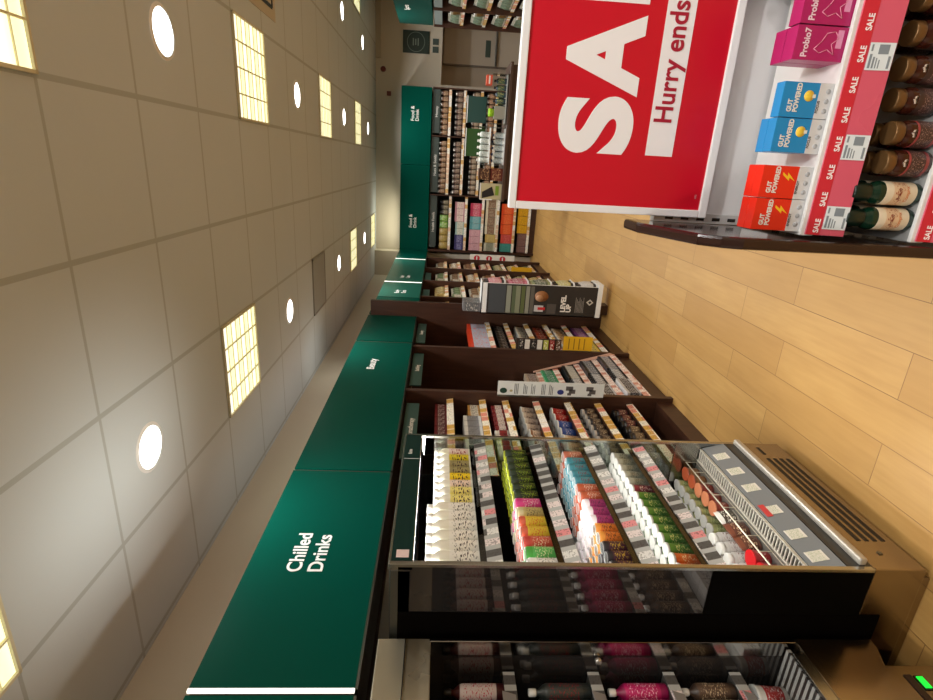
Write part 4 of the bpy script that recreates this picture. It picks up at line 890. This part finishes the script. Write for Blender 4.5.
# products on the upper shelf
def supplement(x, y, z, wd, dp, ht, c_top, c_lo, kind, lab, grp):
    o = MB().box(-wd/2, wd/2, -dp/2, dp/2, 0, ht).obj('supplement_box', mat(c_top, .35), None, .0008)
    o.location = (x, y, z); tag(o, lab, 'supplement box', grp)
    f = -dp/2
    def ch(nm, me, m):
        me.materials.clear(); me.materials.append(m); c = bpy.data.objects.new(nm, me); C.objects.link(c); c.parent = o; return c
    def tx(body, size, px, pz, m, bold=.0004, sx=1, line=1, al='LEFT'):
        me = text_mesh(body, size, bold, .0002, al, sx, line=line); me.transform(Matrix.Translation((px, f-.0008, pz)) @ Matrix.Rotation(PI/2, 4, 'X')); return ch('lettering', me, m)
    if kind in ('ENERGY', 'FOCUS'):
        ch('white_panel', MB().box(-wd/2-.0003, wd/2+.0003, f-.0004, dp/2, .0003, ht*.30).mesh('white_panel', WHITE), mat((214, 214, 216), .4))
        tx('GUT\nPOWERED', .0162, -wd/2+.012, ht*.78, WT, .0007, .85, .95)
        tx(kind, .0088, -wd/2+.012, ht*.25, mat((60, 60, 64), .5), .0002)
        q = MB()
        if kind == 'ENERGY':
            q.prism([(.018, ht*.60), (.004, ht*.46), (.012, ht*.46), (.004, ht*.34), (.024, ht*.50), (.015, ht*.50), (.024, ht*.60)], 'Y', f-.0008, f-.0003)
            ch('lightning_symbol', q.mesh('symbol', WHITE), mat((250, 200, 40), .4))
        else:
            q.lathe([(.001, 0), (.0125, 0), (.0125, .0004), (.001, .0004)], seg=18); q.v = [(.01+a, f-.0004-c, ht*.48+b_) for a, b_, c in q.v]
            ch('bulb_symbol', q.mesh('symbol', WHITE), mat((246, 210, 70), .4))
            q = MB().box(.006, .014, f-.001, f-.0003, ht*.35, ht*.41); ch('bulb_base', q.mesh('symbol', WHITE), mat((236, 236, 226), .4))
        for k in range(3):
            q = MB().lathe([(.001, 0), (.006, 0), (.006, .0003), (.001, .0003)], seg=12); q.v = [(-.022+k*.022+a, f-.0006-c, ht*.12+b_) for a, b_, c in q.v]
            ch('small_icon', q.mesh('icon', WHITE), mat((180, 182, 186), .5))
    else:
        tx('Probio7', .021, -wd/2+.006, ht*.74, mat((244, 214, 230), .4), .0006, .9)
        q = MB()
        pts = [(-.022, ht*.22), (.0, ht*.30), (.012, ht*.18), (.026, ht*.26), (.022, ht*.42), (.004, ht*.50), (-.012, ht*.62), (-.02, ht*.50), (-.012, ht*.36), (-.022, ht*.22)]
        for a, b_ in zip(pts, pts[1:]): q.tube((a[0], f-.0006, a[1]), (b_[0], f-.0006, b_[1]), .0009, 5)
        ch('line_drawing', q.mesh('drawing', WHITE), mat((232, 150, 180), .4))
        q = MB().box(-.008, .03, f-.0008, f, ht*.1, ht*.21); ch('pale_badge', q.mesh('badge', WHITE), mat((226, 150, 190), .4))
    return o
ORG = (232, 44, 22); BLU = (20, 140, 204); MAG = (178, 24, 100)
for cx_, nm_, c, kind, grp in ((-.080, 'left', ORG, 'ENERGY', 'red'), (.001, 'right', ORG, 'ENERGY', 'red'), (.112, 'left', BLU, 'FOCUS', 'blue'), (.193, 'right', BLU, 'FOCUS', 'blue')):
    for k in range(2 if (grp, nm_) != ('blue', 'right') else 1):
        ht = .134 if grp == 'red' else .128
        supplement(cx_, 1.415+k*.035, .950, .079, .034, ht, c, WHITE, kind, '%s gut powered box, %s of the two columns, %s from the shelf front' % (grp, nm_, ('first', 'second', 'third')[k]), grp+' supplement boxes')
for cx_, nm_ in ((.316, 'left'), (.392, 'middle'), (.468, 'right')):
    for k in range(2 if nm_ == 'left' else 1):
        supplement(cx_, 1.42+k*.046, .950, .073, .044, .126, MAG, WHITE, 'P', 'magenta probiotic box, %s column, %s from the shelf front' % (nm_, ('first', 'second', 'third')[k]), 'magenta supplement boxes')
tag(MB().lathe([(.03, 0), (.032, .005), (.032, .10), (.02, .12)], seg=18).obj('supplement_pot', mat((90, 96, 90), .4)), 'grey pot behind the magenta boxes at the top photo edge', 'pot').location = (.50, 1.62, .951)
MB().lathe([(.022, .12), (.022, .14)], seg=14).obj('lid', BLACK, bpy.data.objects['supplement_pot']).location = (0, 0, 0)

# bottles and jars on the shelf below, with their own lids and labels
def bottle_big(x, y, z, r, h_, mb, ml, mlab, lab, grp, kind):
    if kind == 'green':
        prof = [(r*.92, 0), (r, .006), (r, h_*.60), (r*.93, h_*.66), (r*.74, h_*.72), (r*.70, h_*.76)]
        lid = [(r*.78, h_*.74), (r*.80, h_*.75), (r*.78, h_*.98), (r*.7, h_)]
        lb = [(r*1.006, h_*.10), (r*1.012, h_*.104), (r*1.012, h_*.56), (r*1.006, h_*.564)]
    else:
        prof = [(r*.9, 0), (r, .006), (r, h_*.66), (r*.93, h_*.73), (r*.8, h_*.77), (r*.78, h_*.82)]
        lid = [(r*.88, h_*.80), (r*.90, h_*.81), (r*.90, h_*.985), (r*.84, h_)]
        lb = [(r*1.006, h_*.12), (r*1.012, h_*.124), (r*1.012, h_*.56), (r*1.006, h_*.564)]
    o = MB().lathe(prof, seg=28).obj('supplement_bottle' if kind == 'green' else 'supplement_jar', mb); o.location = (x, y, z); tag(o, lab, 'bottle' if kind == 'green' else 'jar', grp)
    for nm_, pr_, mm in (('lid', lid, ml), ('wrap_label', lb, mlab)):
        c = bpy.data.objects.new(nm_, MB().lathe(pr_, seg=28).mesh(nm_, mm)); C.objects.link(c); c.parent = o
    if kind != 'green':
        q = MB()
        for k in range(6): q.box(-.003+.006*((k*5) % 3-1), .001+.006*((k*5) % 3-1), -r*1.03, -r*.97, h_*(.60+.0*k)+.0, h_*.60+.003+.001*k)
        for i in range(5): q.box(-.008+i*.0035, -.006+i*.0035, -r*1.025, -r*.96, h_*.61, h_*.61+.009-.0025*abs(i-2))
        c = bpy.data.objects.new('crown_emblem', q.mesh('emblem', mat((214, 196, 180), .4))); C.objects.link(c); c.parent = o
    else:
        for t_, zz, cc in (('Beauty', .34, (120, 40, 24)), ('Complex', .22, (200, 120, 70))):
            me = text_mesh(t_, .011, .0003, .0002, 'CENTER'); me.materials.clear(); me.materials.append(mat(cc, .4))
            for v in me.vertices:
                a = v.co.x/r; px, pz, ex = v.co.x, v.co.y, v.co.z
                v.co = (r*1.016*math.sin(a), -r*1.016*math.cos(a)-ex, h_*zz+pz)
            c = bpy.data.objects.new('label_lettering', me); C.objects.link(c); c.parent = o
    return o
GRB = mat((10, 44, 30), .18); GRL = mat((8, 30, 22), .3); GLB = pack((224, 210, 184), (216, 186, 150), (170, 90, 60), .30, .75, 160, .35, .6)
BRB = mat((58, 24, 14), .12); BRL = mat((120, 88, 52), .35, .55); BLB = pack((60, 40, 34), (66, 38, 32), (186, 150, 140), .1, .8, 300, .35, .62)
RLB = pack((150, 60, 60), (64, 40, 36), (186, 150, 140), .16, .9, 300, .35, .62)
for i, x in enumerate((-.075, -.011)):
    for k in range(2): bottle_big(x, 1.378+k*.062, .6842, .0285, .175, GRB, GRL, GLB, 'dark green bottle with cream label, %s column, %s row' % (('left', 'right')[i], ('front', 'back')[k]), 'dark green bottles', 'green')
for i, (x, l_, nb) in enumerate(((.062, RLB, 2), (.130, RLB, 2), (.207, BLB, 1), (.276, BLB, 1), (.352, BLB, 2), (.425, BLB, 2), (.50, BLB, 2))):
    for k in range(nb): bottle_big(x, 1.378+k*.064+(.026 if i > 1 else 0), .6842, .031, .118, BRB, BRL, l_, 'brown jar with bronze lid, %s from the green bottles, %s row' % (('first', 'second', 'third', 'fourth', 'fifth', 'sixth', 'seventh')[i], ('front', 'back')[k]), 'brown jars with bronze lids', 'jar')

# ------------------------------------------------------------------ the SALE sign
sg = thing('sale_sign', 'large red sign in a white frame reading SALE', 'sign', (.3, 1.66, 1.086))
x0, x1, z0, z1, ys = -.116, .748, 1.086, 1.695, 1.655
fr = MB()
for a in ((x0, x1, z0, z0+.024), (x0, x1, z1-.022, z1), (x0, x0+.022, z0+.024, z1-.022), (x1-.022, x1, z0+.024, z1-.022)):
    fr.box(a[0], a[1], ys-.008, ys+.02, a[2], a[3])
fr.obj('frame', mat((240, 241, 243), .35), sg, .003)
sgp = MB().box(x0+.01, x1-.01, ys, ys+.008, z0+.01, z1-.01).obj('red_poster', mat((206, 12, 40), .32), sg)
for ch_, a_, b_, c_, d_ in (('S', .050, .205, 1.350, 1.569), ('A', .207, .410, 1.352, 1.566), ('L', .436, .552, 1.352, 1.566), ('E', .580, .702, 1.352, 1.566)):
    me = text_mesh(ch_, .29, .0125, .0008)
    xs = [v.co.x for v in me.vertices]; zs_ = [v.co.y for v in me.vertices]
    fx, fz_ = (b_-a_)/(max(xs)-min(xs)), (d_-c_)/(max(zs_)-min(zs_)); mx_, mz_ = min(xs), min(zs_)
    for v in me.vertices: v.co = (a_+(v.co.x-mx_)*fx, ys-.0006-v.co.z, c_+(v.co.y-mz_)*fz_)
    me.materials.clear(); me.materials.append(mat((244, 242, 243), .45)); link('sale_letter', me, sgp)
MB().box(x0+.17, x1-.10, ys-.001, ys, 1.221, 1.302).obj('white_bar', mat((244, 242, 243), .45), sgp)
me = text_mesh('Hurry end', .073, .0012); HSX = .282/max(v.co.x for v in me.vertices)
text('Hurry ends soon', .073, (.142, ys-.002, 1.242), '-Y', mat((170, 20, 50), .45), sgp, .0012, sx=HSX)
text('0022', .006, (x0+.055, ys-.001, 1.125), '-Y', mat((226, 150, 160), .45), sgp, 0, roll=0)
for x in (.05, .60): MB().box(x, x+.03, ys+.008, GB-.001, 1.12, 1.5).obj('bracket', STEEL_D, sg)
